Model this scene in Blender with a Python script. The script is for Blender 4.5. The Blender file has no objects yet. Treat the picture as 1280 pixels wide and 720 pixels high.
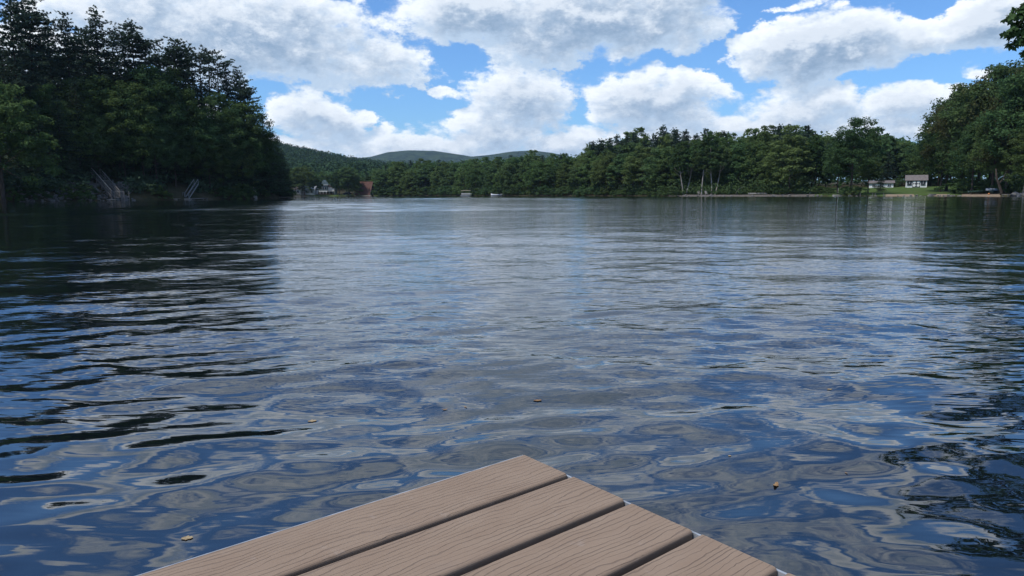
import bpy, math, random
import numpy as np
from mathutils import Vector, Matrix

# ------------------------------------------------------------------ camera, sky, sun, exposure
sc = bpy.context.scene
COL = sc.collection
F, HZ, ROLL, H = 865.0, 242.0, 0.0045, 0.85      # focal length and horizon row in pixels of a 1280 wide frame, camera height over the lake
PITCH = math.atan((360 - HZ) / F)

cam_d = bpy.data.cameras.new('camera'); cam = bpy.data.objects.new('camera', cam_d); COL.objects.link(cam)
cam_d.sensor_width = 36.0; cam_d.lens = 36.0 * F / 1280; cam_d.clip_start = 0.05; cam_d.clip_end = 20000
cam.matrix_world = Matrix.Translation((0, 0, H)) @ Matrix.Rotation(math.pi / 2 - PITCH, 4, 'X') @ Matrix.Rotation(-ROLL, 4, 'Z')
sc.camera = cam

SUN_AZ, SUN_EL = math.radians(-118), math.radians(57)        # high, from the left and a little behind
sun_d = bpy.data.lights.new('sun', 'SUN'); sun_o = bpy.data.objects.new('sun', sun_d); COL.objects.link(sun_o)
sun_d.energy = 3.2; sun_d.angle = math.radians(0.53); sun_d.color = (1.0, 0.955, 0.88)
sdir = Vector((math.sin(SUN_AZ) * math.cos(SUN_EL), math.cos(SUN_AZ) * math.cos(SUN_EL), math.sin(SUN_EL)))
sun_o.rotation_euler = sdir.to_track_quat('Z', 'Y').to_euler()

sc.view_settings.view_transform = 'Standard'; sc.view_settings.look = 'None'
sc.view_settings.exposure = 0.18; sc.view_settings.gamma = 1.0; sc.view_settings.use_curve_mapping = False
sc.render.engine = 'CYCLES'
sc.cycles.use_denoising = True; sc.cycles.denoiser = 'OPENIMAGEDENOISE'; sc.cycles.denoising_input_passes = 'RGB_ALBEDO_NORMAL'; sc.cycles.denoising_prefilter = 'ACCURATE'
sc.cycles.max_bounces = 8; sc.cycles.volume_bounces = 0; sc.cycles.transparent_max_bounces = 8
sc.cycles.volume_step_rate = 4


class NT:
    """small helper to write node trees"""
    def __init__(self, tree):
        self.t = tree; self.n = tree.nodes; self.l = tree.links
    def new(self, kind, **kw):
        nd = self.n.new(kind)
        for k, v in kw.items():
            setattr(nd, k, v)
        return nd
    def put(self, sock, val):
        if isinstance(val, bpy.types.NodeSocket): self.l.new(val, sock)
        elif val is not None: sock.default_value = val
    def math(self, op, a, b=None, c=None, clamp=False):
        nd = self.new('ShaderNodeMath', operation=op, use_clamp=clamp)
        for i, v in enumerate((a, b, c)): self.put(nd.inputs[i], v)
        return nd.outputs[0]
    def vmath(self, op, a, b=None, scale=None):
        nd = self.new('ShaderNodeVectorMath', operation=op)
        self.put(nd.inputs[0], a)
        if b is not None: self.put(nd.inputs[1], b)
        if scale is not None: self.put(nd.inputs['Scale'], scale)
        return nd.outputs[0]
    def noise(self, vec, scale, detail=2.0, rough=0.5, out='Fac', dist=0.0, lac=2.0):
        nd = self.new('ShaderNodeTexNoise')
        self.put(nd.inputs['Vector'], vec); nd.inputs['Scale'].default_value = scale
        nd.inputs['Detail'].default_value = detail; nd.inputs['Roughness'].default_value = rough
        nd.inputs['Distortion'].default_value = dist; nd.inputs['Lacunarity'].default_value = lac
        return nd.outputs[out]
    def smooth(self, v, a, b, lo=0.0, hi=1.0):
        nd = self.new('ShaderNodeMapRange', interpolation_type='SMOOTHSTEP')
        self.put(nd.inputs['Value'], v)
        for k, x in (('From Min', a), ('From Max', b), ('To Min', lo), ('To Max', hi)): self.put(nd.inputs[k], x)
        return nd.outputs['Result']
    def mix(self, f, a, b, blend='MIX'):
        nd = self.new('ShaderNodeMix', data_type='RGBA', blend_type=blend)
        self.put(nd.inputs['Factor'], f); self.put(nd.inputs['A'], None); 
        for k, v in ((6, a), (7, b)):
            self.put(nd.inputs[k], v if isinstance(v, bpy.types.NodeSocket) else (*v, 1.0) if len(v) == 3 else v)
        return nd.outputs[2]
    def combine(self, x, y, z):
        nd = self.new('ShaderNodeCombineXYZ')
        for i, v in enumerate((x, y, z)): self.put(nd.inputs[i], v)
        return nd.outputs[0]
    def sep(self, v):
        nd = self.new('ShaderNodeSeparateXYZ'); self.put(nd.inputs[0], v); return nd.outputs


def azel(px, py):
    """bearing and height angle at which a cloud stands"""
    x, y = (px - 640) / F, (py - 360) / F
    x2, y2 = x * math.cos(ROLL) - y * math.sin(ROLL), x * math.sin(ROLL) + y * math.cos(ROLL)
    d = Vector((x2, math.cos(PITCH) - y2 * math.sin(PITCH), -math.sin(PITCH) - y2 * math.cos(PITCH))).normalized()
    return math.atan2(d.x, d.y), math.asin(d.z)


# cumulus banks: (column, row, half width, half height, thickness)
CLOUDS = [
    (300, 40, 250, 75, 1.0), (130, 20, 120, 50, .8), (470, 70, 80, 42, .75), (600, 15, 120, 35, 1.0),
    (735, 28, 175, 50, 1.1), (640, 120, 85, 55, .8), (610, 165, 90, 36, .8), (850, 10, 80, 34, .8),
    (400, 150, 72, 30, .85), (450, 168, 60, 20, .6), (360, 103, 16, 7, .45), (550, 113, 20, 13, .55),
    (810, 125, 100, 42, .9), (700, 178, 110, 22, .75), (520, 185, 150, 20, .75), (380, 186, 70, 13, .6), 
    (1020, 62, 128, 52, 1.1), (1130, 42, 60, 28, .8), (1230, 25, 90, 40, 1.0), (1000, 128, 105, 26, .8), (1150, 130, 80, 24, .75),
    (950, 152, 200, 22, .75), (1130, 160, 90, 20, .7), (860, 170, 150, 24, .7), (1226, 90, 24, 8, .5), (1280, 120, 60, 20, .4),
    (1005, 1, 45, 7, .4), (60, 90, 120, 60, .8), (200, 150, 120, 40, .7),
    # the banks over the top of the frame whose mirror image lies in the lake
    (640, -165, 190, 75, .95), (880, -200, 150, 60, .7), (430, -80, 150, 46, .55), (640, -62, 190, 44, .55), (1060, -130, 90, 35, .6), (620, -330, 260, 90, 1.0), (1020, -330, 150, 70, .9),
    (150, -110, 110, 30, .8), (50, -190, 140, 42, .9), (330, -205, 120, 40, .85), (230, -310, 170, 55, .9), (1180, -190, 110, 45, .9), (1260, -85, 70, 25, .6), (820, -80, 130, 40, .55), (1010, -60, 80, 24, .5), (250, -60, 110, 30, .55), (1180, -310, 120, 50, .8), 
]


def make_world():
    w = bpy.data.worlds.new('World'); sc.world = w; w.use_nodes = True
    w.cycles.sampling_method = 'MANUAL'; w.cycles.sample_map_resolution = 1024
    # cloud density for a direction
    g = bpy.data.node_groups.new('cloud_density', 'ShaderNodeTree')
    g.interface.new_socket('Direction', in_out='INPUT', socket_type='NodeSocketVector')
    g.interface.new_socket('Density', in_out='OUTPUT', socket_type='NodeSocketFloat')
    N = NT(g); gi = N.new('NodeGroupInput'); go = N.new('NodeGroupOutput')
    d0 = gi.outputs[0]
    nv = N.vmath('MULTIPLY', d0, (1, 1, 1.7))
    wa = N.vmath('SUBTRACT', N.noise(nv, 5.5, 1.5, .5, 'Color'), (.5, .5, .5))
    wb = N.vmath('SUBTRACT', N.noise(nv, 22.0, 3.0, .55, 'Color'), (.5, .5, .5))
    d = N.vmath('ADD', d0, N.vmath('SCALE', wa, scale=.065))
    d = N.vmath('ADD', d, N.vmath('SCALE', wb, scale=.035))
    s = N.sep(N.vmath('NORMALIZE', d))
    az = N.math('ARCTAN2', s[0], s[1]); el = N.math('ARCSINE', s[2])
    acc = None
    ae = N.combine(az, el, 0.0)
    for px, py, rx, ry, k in CLOUDS:
        a, e = azel(px, py)
        ia = F / rx / math.cos(a) ** 2; ie = F / ry / math.cos(a)
        nd = N.new('ShaderNodeVectorMath', operation='MULTIPLY_ADD')
        N.put(nd.inputs[0], ae); nd.inputs[1].default_value = (ia, ie, 0); nd.inputs[2].default_value = (-a * ia, -e * ie, 0)
        dt = N.new('ShaderNodeVectorMath', operation='DOT_PRODUCT')
        N.put(dt.inputs[0], nd.outputs[0]); N.put(dt.inputs[1], nd.outputs[0])
        v = N.math('MULTIPLY_ADD', dt.outputs['Value'], -k, k)
        acc = v if acc is None else N.math('SMOOTH_MAX', acc, v, .2)
    acc = N.math('MAXIMUM', N.math('SUBTRACT', acc, .13), -.7)
    # the same kind of cumulus field everywhere else on the dome
    sd = N.sep(d)
    inv = N.math('DIVIDE', 1.0, N.math('ADD', N.math('MAXIMUM', sd[2], 0.0), .22))
    pl = N.combine(N.math('MULTIPLY', sd[0], inv), N.math('MULTIPLY', sd[1], inv), 3.7)
    gen = N.math('MULTIPLY_ADD', N.noise(pl, 1.25, 3.0, .5), 4.2, -2.0)
    inel = N.smooth(el, .36, .62, 1.0, 0.0)
    inaz = N.smooth(N.math('ABSOLUTE', az), .66, .9, 1.0, 0.0)
    win = N.math('MULTIPLY', inel, inaz)
    big = N.math('ADD', N.math('MULTIPLY', acc, win), N.math('MULTIPLY', gen, N.math('SUBTRACT', 1.0, win)))
    # billows: ridged, cauliflower-like lumps at several sizes
    def billow(scale, det):
        f = N.noise(nv, scale, det, .56)
        return N.math('SUBTRACT', 1.0, N.math('MULTIPLY', N.math('ABSOLUTE', N.math('SUBTRACT', f, .5)), 4.0))
    b1 = N.math('MULTIPLY', N.math('SUBTRACT', billow(11.0, 6.0), .55), .42)
    b2 = N.math('MULTIPLY', N.math('SUBTRACT', N.noise(nv, 38.0, 8.0, .70), .5), 1.25)
    tot = N.math('ADD', N.math('ADD', big, b1), b2)
    N.l.new(tot, go.inputs[0])

    N = NT(w.node_tree); N.n.clear()
    out = N.new('ShaderNodeOutputWorld'); bg = N.new('ShaderNodeBackground'); bg.inputs['Strength'].default_value = 0.1
    sky = N.new('ShaderNodeTexSky', sky_type='NISHITA', sun_disc=False)
    sky.sun_elevation = SUN_EL; sky.sun_rotation = SUN_AZ; sky.air_density = 1.0; sky.dust_density = .9; sky.ozone_density = 1.3
    co = N.new('ShaderNodeTexCoord').outputs['Generated']
    def dens(vec):
        nd = N.new('ShaderNodeGroup'); nd.node_tree = g; N.put(nd.inputs[0], vec); return nd.outputs[0]
    D = dens(co)
    Dl = dens(N.vmath('ADD', co, (-.010, 0, .018)))        # a step towards the light
    soft = N.noise(N.vmath('MULTIPLY', co, (1, 1, 2.2)), 9.0, 3.0, .5)
    veil = N.smooth(N.sep(co)[2], .20, .36, 0.0, .45)                     # overhead one looks up into their thin ragged sides
    mask = N.smooth(D, .0, N.math('ADD', veil, N.smooth(soft, .35, .65, .16, .55)))       # crisp crests here, frayed veils there
    relief = N.smooth(N.math('SUBTRACT', D, Dl), -.42, .50)
    thick = N.smooth(D, .27, 1.0)
    shade = N.math('MULTIPLY', thick, N.math('MULTIPLY_ADD', relief, -.70, 1.05), clamp=True)
    lit = N.mix(relief, (4.8, 6.1, 7.8), (9.4, 9.9, 10.5))
    ccol = N.mix(shade, lit, (2.5, 3.6, 5.2))
    skyc = N.mix(1.0, sky.outputs[0], (.69, 1.08, 1.55), 'MULTIPLY')
    N.l.new(N.mix(mask, skyc, ccol), bg.inputs['Color'])
    N.l.new(bg.outputs[0], out.inputs['Surface'])


make_world()

# ------------------------------------------------------------------ helpers
def sight(px, py, Y):
    """place at depth Y that lies along the line of sight of a picture point"""
    x, y = (px - 640) / F, (py - 360) / F
    x2, y2 = x * math.cos(ROLL) - y * math.sin(ROLL), x * math.sin(ROLL) + y * math.cos(ROLL)
    dy, dz = math.cos(PITCH) - y2 * math.sin(PITCH), -math.sin(PITCH) - y2 * math.cos(PITCH)
    return x2 / dy * Y, H + dz / dy * Y


def X_at(px, Y): return (px - 640) / F * Y
def hz_at(px): return HZ - ROLL * (px - 640)
def Z_at(px, py, Y): return H + (hz_at(px) - py) / F * Y


def principled(name, color, rough=.8, spec=.3, **kw):
    m = bpy.data.materials.new(name); m.use_nodes = True
    N = NT(m.node_tree); b = N.n['Principled BSDF']
    N.put(b.inputs['Base Color'], color if isinstance(color, bpy.types.NodeSocket) else (*color, 1))
    b.inputs['Roughness'].default_value = rough; b.inputs['Specular IOR Level'].default_value = spec
    for k, v in kw.items(): b.inputs[k].default_value = v
    return m, N, b


def varied(name, c1, c2, scale=6.0, rough=.8, spec=.3, bump=0.0, bscale=None, stretch=(1, 1, 1), metallic=0.0, detail=4.0):
    """two-tone weathered surface in object space"""
    m, N, b = principled(name, c1, rough, spec, Metallic=metallic)
    co = N.vmath('MULTIPLY', N.new('ShaderNodeTexCoord').outputs['Object'], stretch)
    f = N.smooth(N.noise(co, scale, detail, .6), .32, .68)
    N.put(b.inputs['Base Color'], N.mix(f, c1, c2))
    if bump:
        bp = N.new('ShaderNodeBump'); bp.inputs['Strength'].default_value = .6; bp.inputs['Distance'].default_value = bump
        N.put(bp.inputs['Height'], N.noise(co, bscale or scale * 3, 4.0, .6)); N.put(b.inputs['Normal'], bp.outputs[0])
    return m


def leaf_mat(name, c1, c2, trans=.25, tint=None):
    m = bpy.data.materials.new(name); m.use_nodes = True
    N = NT(m.node_tree); N.n.clear()
    out = N.new('ShaderNodeOutputMaterial')
    oi = N.new('ShaderNodeObjectInfo').outputs['Random']
    co = N.new('ShaderNodeTexCoord').outputs['Object']
    f = N.smooth(N.noise(co, .55, 3.0, .6), .3, .7)
    col = N.mix(f, c1, c2)
    if tint: col = N.mix(N.smooth(N.noise(co, .22, 2.0, .5), .48, .62), col, tint)
    hsv = N.new('ShaderNodeHueSaturation')
    N.put(hsv.inputs['Hue'], N.math('MULTIPLY_ADD', oi, -.035, .515))
    N.put(hsv.inputs['Value'], N.math('MULTIPLY_ADD', N.math('FRACT', N.math('MULTIPLY', oi, 7.31)), .5, .75))
    N.put(hsv.inputs['Color'], col); col = hsv.outputs[0]
    df = N.new('ShaderNodeBsdfDiffuse'); tr = N.new('ShaderNodeBsdfTranslucent'); mx = N.new('ShaderNodeMixShader')
    N.put(df.inputs[0], col); N.put(tr.inputs[0], col); mx.inputs[0].default_value = trans
    N.l.new(df.outputs[0], mx.inputs[1]); N.l.new(tr.outputs[0], mx.inputs[2])
    N.l.new(mx.outputs[0], out.inputs[0])
    return m


def mesh_np(name, V, Q, mat=None, smooth=False, T=None):
    """mesh from a vertex array, a quad array and a triangle array"""
    V = np.asarray(V, np.float32).reshape(-1, 3)
    Q = np.zeros((0, 4), np.int32) if Q is None else np.asarray(Q, np.int32).reshape(-1, 4)
    T = np.zeros((0, 3), np.int32) if T is None else np.asarray(T, np.int32).reshape(-1, 3)
    me = bpy.data.meshes.new(name)
    me.vertices.add(len(V)); me.vertices.foreach_set('co', V.ravel())
    me.loops.add(len(Q) * 4 + len(T) * 3)
    me.loops.foreach_set('vertex_index', np.concatenate([Q.ravel(), T.ravel()]))
    me.polygons.add(len(Q) + len(T))
    st = np.concatenate([np.arange(len(Q)) * 4, len(Q) * 4 + np.arange(len(T)) * 3]).astype(np.int32)
    me.polygons.foreach_set('loop_start', st)
    me.update(calc_edges=True)
    if smooth: me.polygons.foreach_set('use_smooth', np.ones(len(me.polygons), bool))
    if mat: me.materials.append(mat)
    return me


class MB:
    """collects boxes, tubes and plates into one mesh"""
    def __init__(self): self.v = []; self.f = []
    def add(self, vs, fs):
        o = len(self.v); self.v += [tuple(p) for p in vs]; self.f += [tuple(i + o for i in q) for q in fs]; return self
    def box(self, c, s, rz=0.0, rx=0.0, ry=0.0):
        R = Matrix.Rotation(rz, 3, 'Z') @ Matrix.Rotation(ry, 3, 'Y') @ Matrix.Rotation(rx, 3, 'X')
        vs = [Vector(c) + R @ Vector((sx * s[0] / 2, sy * s[1] / 2, sz * s[2] / 2)) for sx in (-1, 1) for sy in (-1, 1) for sz in (-1, 1)]
        return self.add(vs, [(0, 1, 3, 2), (4, 6, 7, 5), (0, 4, 5, 1), (2, 3, 7, 6), (0, 2, 6, 4), (1, 5, 7, 3)])
    def beam(self, a, b, w, h):
        """a straight bar with a w x h section"""
        a, b = Vector(a), Vector(b); t = (b - a).normalized()
        s = t.cross(Vector((0, 0, 1)));  s = s.normalized() if s.length > 1e-3 else Vector((1, 0, 0))
        u = s.cross(t)
        vs = [p + s * i * w / 2 + u * j * h / 2 for p in (a, b) for i, j in ((-1, -1), (1, -1), (1, 1), (-1, 1))]
        return self.add(vs, [(0, 3, 2, 1), (4, 5, 6, 7), (0, 1, 5, 4), (1, 2, 6, 5), (2, 3, 7, 6), (3, 0, 4, 7)])
    def tube(self, pts, rad, n=8, cap=True):
        pts = [Vector(p) for p in pts]; o = len(self.v); k = len(pts)
        for i, p in enumerate(pts):
            t = (pts[min(i + 1, k - 1)] - pts[max(i - 1, 0)]).normalized()
            a = Vector((1, 0, 0)) if abs(t.x) < .8 else Vector((0, 1, 0))
            s = t.cross(a).normalized(); u = s.cross(t); r = rad[i] if hasattr(rad, '__len__') else rad
            for j in range(n):
                q = 2 * math.pi * j / n; self.v.append(tuple(p + (s * math.cos(q) + u * math.sin(q)) * r))
        for i in range(k - 1):
            for j in range(n):
                self.f.append((o + i * n + j, o + i * n + (j + 1) % n, o + (i + 1) * n + (j + 1) % n, o + (i + 1) * n + j))
        if cap:
            self.f.append(tuple(o + j for j in reversed(range(n)))); self.f.append(tuple(o + (k - 1) * n + j for j in range(n)))
        return self
    def prism(self, poly, axis_from, axis_to):
        """polygon in the XZ plane pushed along Y"""
        n = len(poly); o = len(self.v)
        for y in (axis_from, axis_to): self.v += [(x, y, z) for x, z in poly]
        self.f.append(tuple(o + i for i in range(n))); self.f.append(tuple(o + n + i for i in reversed(range(n))))
        for i in range(n): j = (i + 1) % n; self.f.append((o + j, o + i, o + n + i, o + n + j))
        return self
    def mesh(self, name, mat, smooth=False):
        me = bpy.data.meshes.new(name); me.from_pydata(self.v, [], self.f); me.update(); me.materials.append(mat)
        import bmesh
        bm = bmesh.new(); bm.from_mesh(me); bmesh.ops.recalc_face_normals(bm, faces=bm.faces); bm.to_mesh(me); bm.free()
        if smooth: me.polygons.foreach_set('use_smooth', [True] * len(me.polygons))
        return me
    def build(self, name, mat, parent=None, smooth=False, loc=None):
        return obj(name, self.mesh(name, mat, smooth), parent, loc)


def obj(name, me, parent=None, loc=None):
    o = bpy.data.objects.new(name, me); COL.objects.link(o)
    if parent: o.parent = parent
    if loc is not None: o.location = loc
    return o


def tag(o, label=None, cat=None, group=None, kind=None):
    for k, v in (('label', label), ('category', cat), ('group', group), ('kind', kind)):
        if v: o[k] = v
    return o


def thing(name, label, cat, loc=(0, 0, 0), rz=0.0, group=None):
    return tag(place(obj(name, None), loc, rz), label, cat, group)


def place(o, loc, rz=0.0, s=None):
    o.location = loc; o.rotation_euler = (0, 0, rz)
    if s is not None: o.scale = s if hasattr(s, '__len__') else (s, s, s)
    return o


# ------------------------------------------------------------------ the lie of the land
# shore as seen along each bearing: (column, distance)
SHORE = [(-260, 62), (-120, 80), (0, 97), (60, 104), (130, 112), (200, 120), (250, 127), (310, 138), (345, 148), (364, 157)]
COVE = [(-62, 190), (-95, 240), (-118, 300)]
FAR = [(352, 335), (400, 345), (450, 348), (490, 344), (540, 330), (600, 296), (650, 268), (700, 244), (760, 218), (820, 196), (842, 182),
       (880, 172), (940, 165), (1000, 158), (1040, 152), (1090, 148), (1140, 144), (1180, 140), (1205, 132), (1235, 124), (1262, 118), (1300, 108), (1400, 92)]
POLY = [(X_at(p, y), y) for p, y in SHORE] + COVE + [(X_at(p, y), y) for p, y in FAR] + \
       [(62, 62), (38, 38), (22, 22), (15, 12.5), (11, 7), (7, 1), (3.5, -3.2), (-6, -4.6), (-20, -3), (-42, 12), (-62, 38)]
POLY = np.array(POLY)


def shore_dist(x, y):
    """signed distance to the waterline, positive on land"""
    x = np.asarray(x, float); y = np.asarray(y, float)
    best = np.full(x.shape, 1e9); inside = np.zeros(x.shape, bool)
    n = len(POLY)
    for i in range(n):
        ax, ay = POLY[i]; bx, by = POLY[(i + 1) % n]
        ex, ey = bx - ax, by - ay
        t = np.clip(((x - ax) * ex + (y - ay) * ey) / (ex * ex + ey * ey), 0, 1)
        best = np.minimum(best, (x - ax - t * ex) ** 2 + (y - ay - t * ey) ** 2)
        c = (ay > y) != (by > y)
        with np.errstate(divide='ignore', invalid='ignore'):
            xi = ax + (y - ay) / (by - ay if by != ay else 1e-9) * ex
        inside ^= c & (x < xi)
    d = np.sqrt(best)
    return np.where(inside, -d, d)


def sstep(v, a, b):
    t = np.clip((v - a) / (b - a), 0, 1); return t * t * (3 - 2 * t)


rngw = np.random.default_rng(5)
WOB = [(rngw.uniform(-1, 1), rngw.uniform(-1, 1), rngw.uniform(0, 6.3)) for _ in range(10)]
def wobble(x, y, s):
    """smooth unevenness of about +-1"""
    r = 0
    for a, b, p in WOB: r = r + np.sin((a * x + b * y) / s * 2 + p)
    return r / 5.0


MX = np.array([250, 380, 440, 470, 490, 515, 545, 570, 592, 612, 640, 665, 690, 720, 800, 1000])
MY = np.array([206, 203, 199, 196, 191, 189, 190, 194, 197.5, 195.5, 191, 189.5, 193, 200, 216, 228])


def ground(x, y):
    x = np.asarray(x, float); y = np.asarray(y, float)
    s = shore_dist(x, y) + .45 * wobble(x, y, 7.0) * np.clip(np.hypot(x, y) / 60, 0, 1)
    pos = np.maximum(s, 0)
    z = np.where(s < 0, np.maximum(s * .3, -3.0), .28 * (1 - np.exp(-pos / .8)))
    left = sstep(-x, 25, 40) * (1 - sstep(y, 165, 200)) * sstep(y, 20, 60)
    point = np.exp(-((x - 50) / 16.0) ** 2 - ((y - 172) / 14.0) ** 2)
    z = z + left * (3.3 * (1 - np.exp(-pos / 5.0)) + .10 * np.minimum(pos, 60))
    z = z + (1 - left) * .031 * np.minimum(pos, 170) * (1 - .5 * point)
    z = z + sstep(pos, 2, 30) * .25 * wobble(x, y, 22.0)
    # wooded hill behind the cove
    z = z + 80 * np.exp(-((x + 540) / 325.0) ** 2) * sstep(y, 400, 900) * (1 - sstep(y, 1150, 1900))
    # far mountains
    pk = np.interp(x, X_at(MX, 3200), H + (242 + .0045 * 90 - MY) / F * 3200)
    z = z + (pk - 6) * np.exp(-((y - 3200) / 520.0) ** 2) + 5 * wobble(x, y, 120.0) * sstep(y, 1800, 2600)
    return z


def gz(x, y): return float(ground(np.array([x]), np.array([y]))[0])


def polar(rs, azs):
    R, A = np.meshgrid(rs, azs, indexing='ij')
    x, y = R * np.sin(A), R * np.cos(A)
    n, m = R.shape
    i, j = np.meshgrid(np.arange(n - 1), np.arange(m - 1), indexing='ij')
    a = (i * m + j).ravel()
    Q = np.stack([a, a + 1, a + m + 1, a + m], 1)
    return x.ravel(), y.ravel(), Q


AZ = np.radians(np.concatenate([np.arange(-180, -48, 3.0), np.arange(-48, 48, .22), np.arange(48, 180.1, 3.0)]))

# ------------------------------------------------------------------ terrain
def mat_terrain():
    m, N, b = principled('terrain', (.05, .05, .03), .95, .1)
    at = lambda n: N.new('ShaderNodeAttribute', attribute_name=n).outputs['Fac']
    co = N.new('ShaderNodeTexCoord').outputs['Object']
    big = N.noise(co, .35, 4.0, .6); fine = N.noise(co, 3.0, 4.0, .65)
    col = N.mix(N.smooth(big, .3, .7), (.035, .038, .018), (.075, .06, .036))             # leaf litter and undergrowth
    lawn = N.mix(N.smooth(fine, .3, .7), (.045, .080, .018), (.070, .105, .028))
    lawn = N.mix(N.smooth(big, .5, .75), lawn, (.095, .105, .042))
    gravel = N.mix(N.smooth(fine, .35, .65), (.085, .076, .068), (.15, .135, .12))
    sand = N.mix(N.smooth(fine, .35, .65), (.19, .145, .105), (.27, .21, .155))
    edge = N.math('MULTIPLY', N.math('SUBTRACT', big, .5), 1.4)
    col = N.mix(N.smooth(N.math('ADD', at('lawn'), edge), .4, .6), col, lawn)
    col = N.mix(N.smooth(N.math('ADD', at('gravel'), edge), .4, .6), col, gravel)
    col = N.mix(N.smooth(N.math('ADD', at('sand'), edge), .4, .6), col, sand)
    fr = N.mix(N.smooth(N.noise(co, .02, 6.0, .75), .40, .60), (.010, .022, .012), (.042, .066, .028))
    col = N.mix(at('forest'), col, fr)
    N.put(b.inputs['Base Color'], col)
    bp = N.new('ShaderNodeBump'); bp.inputs['Strength'].default_value = .8; bp.inputs['Distance'].default_value = .12
    N.put(bp.inputs['Height'], N.noise(co, 2.2, 5.0, .65))
    bp2 = N.new('ShaderNodeBump'); bp2.inputs['Distance'].default_value = 16.0
    N.put(bp2.inputs['Height'], N.noise(co, .045, 5.0, .7)); N.put(bp2.inputs['Strength'], at('forest')); N.put(bp2.inputs['Normal'], bp.outputs[0])
    N.put(b.inputs['Normal'], bp2.outputs[0])
    return m


def build_terrain():
    rs = np.concatenate([np.geomspace(1.0, 90, 60), np.arange(92, 240, 1.6), np.geomspace(241, 700, 75), np.geomspace(710, 9000, 75)])
    x, y, Q = polar(rs, AZ)
    z = ground(x, y)
    me = mesh_np('terrain', np.stack([x, y, z], 1), Q, mat_terrain(), True)
    s = shore_dist(x, y); px = np.where(y > 1, 640 + F * x / np.maximum(y, 1), -9999)
    def bump(v, a, b, soft): return sstep(v, a - soft, a) * (1 - sstep(v, b, b + soft))
    lawn = bump(px, 1010, 1215, 14) * bump(s, 1.0, 70, 1.0) * (y > 100)
    lawn = np.maximum(lawn, bump(px, 380, 480, 14) * bump(s, 2, 14, 2) * (y > 200) * .8)
    gravel = bump(px, 838, 1012, 8) * (s < 9) * (y > 100)
    gravel = np.maximum(gravel, bump(px, 360, 480, 8) * (s < 2.5) * (y > 200))
    sand = np.maximum(bump(px, 1200, 1243, 5) * bump(s, -1, 6.5, .8), bump(px, 1105, 1136, 4) * bump(s, -1, 3.2, .6)) * (y > 100)
    sand = np.maximum(sand, bump(px, 1162, 1180, 3) * bump(s, -1, 2.2, .5) * (y > 100))
    forest = sstep(y, 430, 620) + 0 * x
    for n, a in (('lawn', lawn), ('gravel', gravel), ('sand', sand), ('forest', np.clip(forest, 0, 1))):
        at = me.attributes.new(n, 'FLOAT', 'POINT'); at.data.foreach_set('value', a.astype(np.float32))
    tag(obj('terrain', me), kind='structure')


build_terrain()

# ------------------------------------------------------------------ the lake
def mat_water():
    m, N, b = principled('lake_water', (.003, .005, .007), .02, .5)
    b.inputs['IOR'].default_value = 2.0
    geo = N.new('ShaderNodeNewGeometry').outputs['Position']
    nd = N.new('ShaderNodeVectorMath', operation='LENGTH'); N.put(nd.inputs[0], geo); r = nd.outputs['Value']
    # cat's-paws: patches of fine ripples between slicks
    patch = N.smooth(N.noise(N.vmath('MULTIPLY', geo, (.22, .6, 1)), 1.0, 3.0, .55), .45, .62)
    # ripples run with the breeze, and stronger on the open water than beside the dock
    f1 = N.noise(N.vmath('MULTIPLY', geo, (4.5, 13.0, 1)), 1.0, 2.0, .5, dist=.25)
    f2 = N.noise(N.vmath('MULTIPLY', geo, (14.0, 38.0, 1)), 1.0, 2.0, .5)
    near = N.smooth(r, 2.2, 4.2)
    far = N.smooth(r, 8.0, 30.0)
    h = N.math('ADD', N.math('MULTIPLY', f1, N.math('MULTIPLY_ADD', N.math('MULTIPLY', far, N.new('ShaderNodeAttribute', attribute_name='open').outputs['Fac']), .0035, N.math('MULTIPLY_ADD', near, .0048, .0012))),
               N.math('MULTIPLY', f2, N.math('MULTIPLY', patch, N.math('MULTIPLY_ADD', near, .0013, .0002))))
    bp = N.new('ShaderNodeBump'); bp.inputs['Strength'].default_value = 1.0; bp.inputs['Distance'].default_value = 1.0
    N.put(bp.inputs['Height'], h); N.put(b.inputs['Normal'], bp.outputs[0])
    return m


def build_lake():
    def step(r):
        return min(max(r * r / (H * F) * 1.1, .013), .045 + .003 * r + .0000004 * r * r * r)
    rs = [.25]
    while rs[-1] < 470: rs.append(rs[-1] + step(rs[-1]))
    x, y, Q = polar(np.array(rs), AZ)
    rr = np.repeat(np.array(rs), len(AZ))
    spacing = np.repeat([step(r) for r in rs], len(AZ))
    z = waves(x, y, rr, spacing)
    me = mesh_np('lake', np.stack([x, y, z], 1), Q, mat_water(), True)
    a = me.attributes.new('open', 'FLOAT', 'POINT'); a.data.foreach_set('value', openness(x, y, rr).astype(np.float32))
    tag(obj('lake', me), kind='structure')


def openness(x, y, rr):
    """0 in the lee of the wooded banks, 1 on open water"""
    s = -shore_dist(x, y)
    lee = sstep(s, 2 + 6 * (x < 0), 60) * (1 - .35 * sstep(x, 15, 60))
    lee = np.maximum(lee, sstep(y, 130, 200) * (1 - sstep(x, 10, 50)) * sstep(x, -75, -40))
    return np.where(rr < 20, np.maximum(lee, 1 - sstep(rr, 8, 20)), lee)


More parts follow.
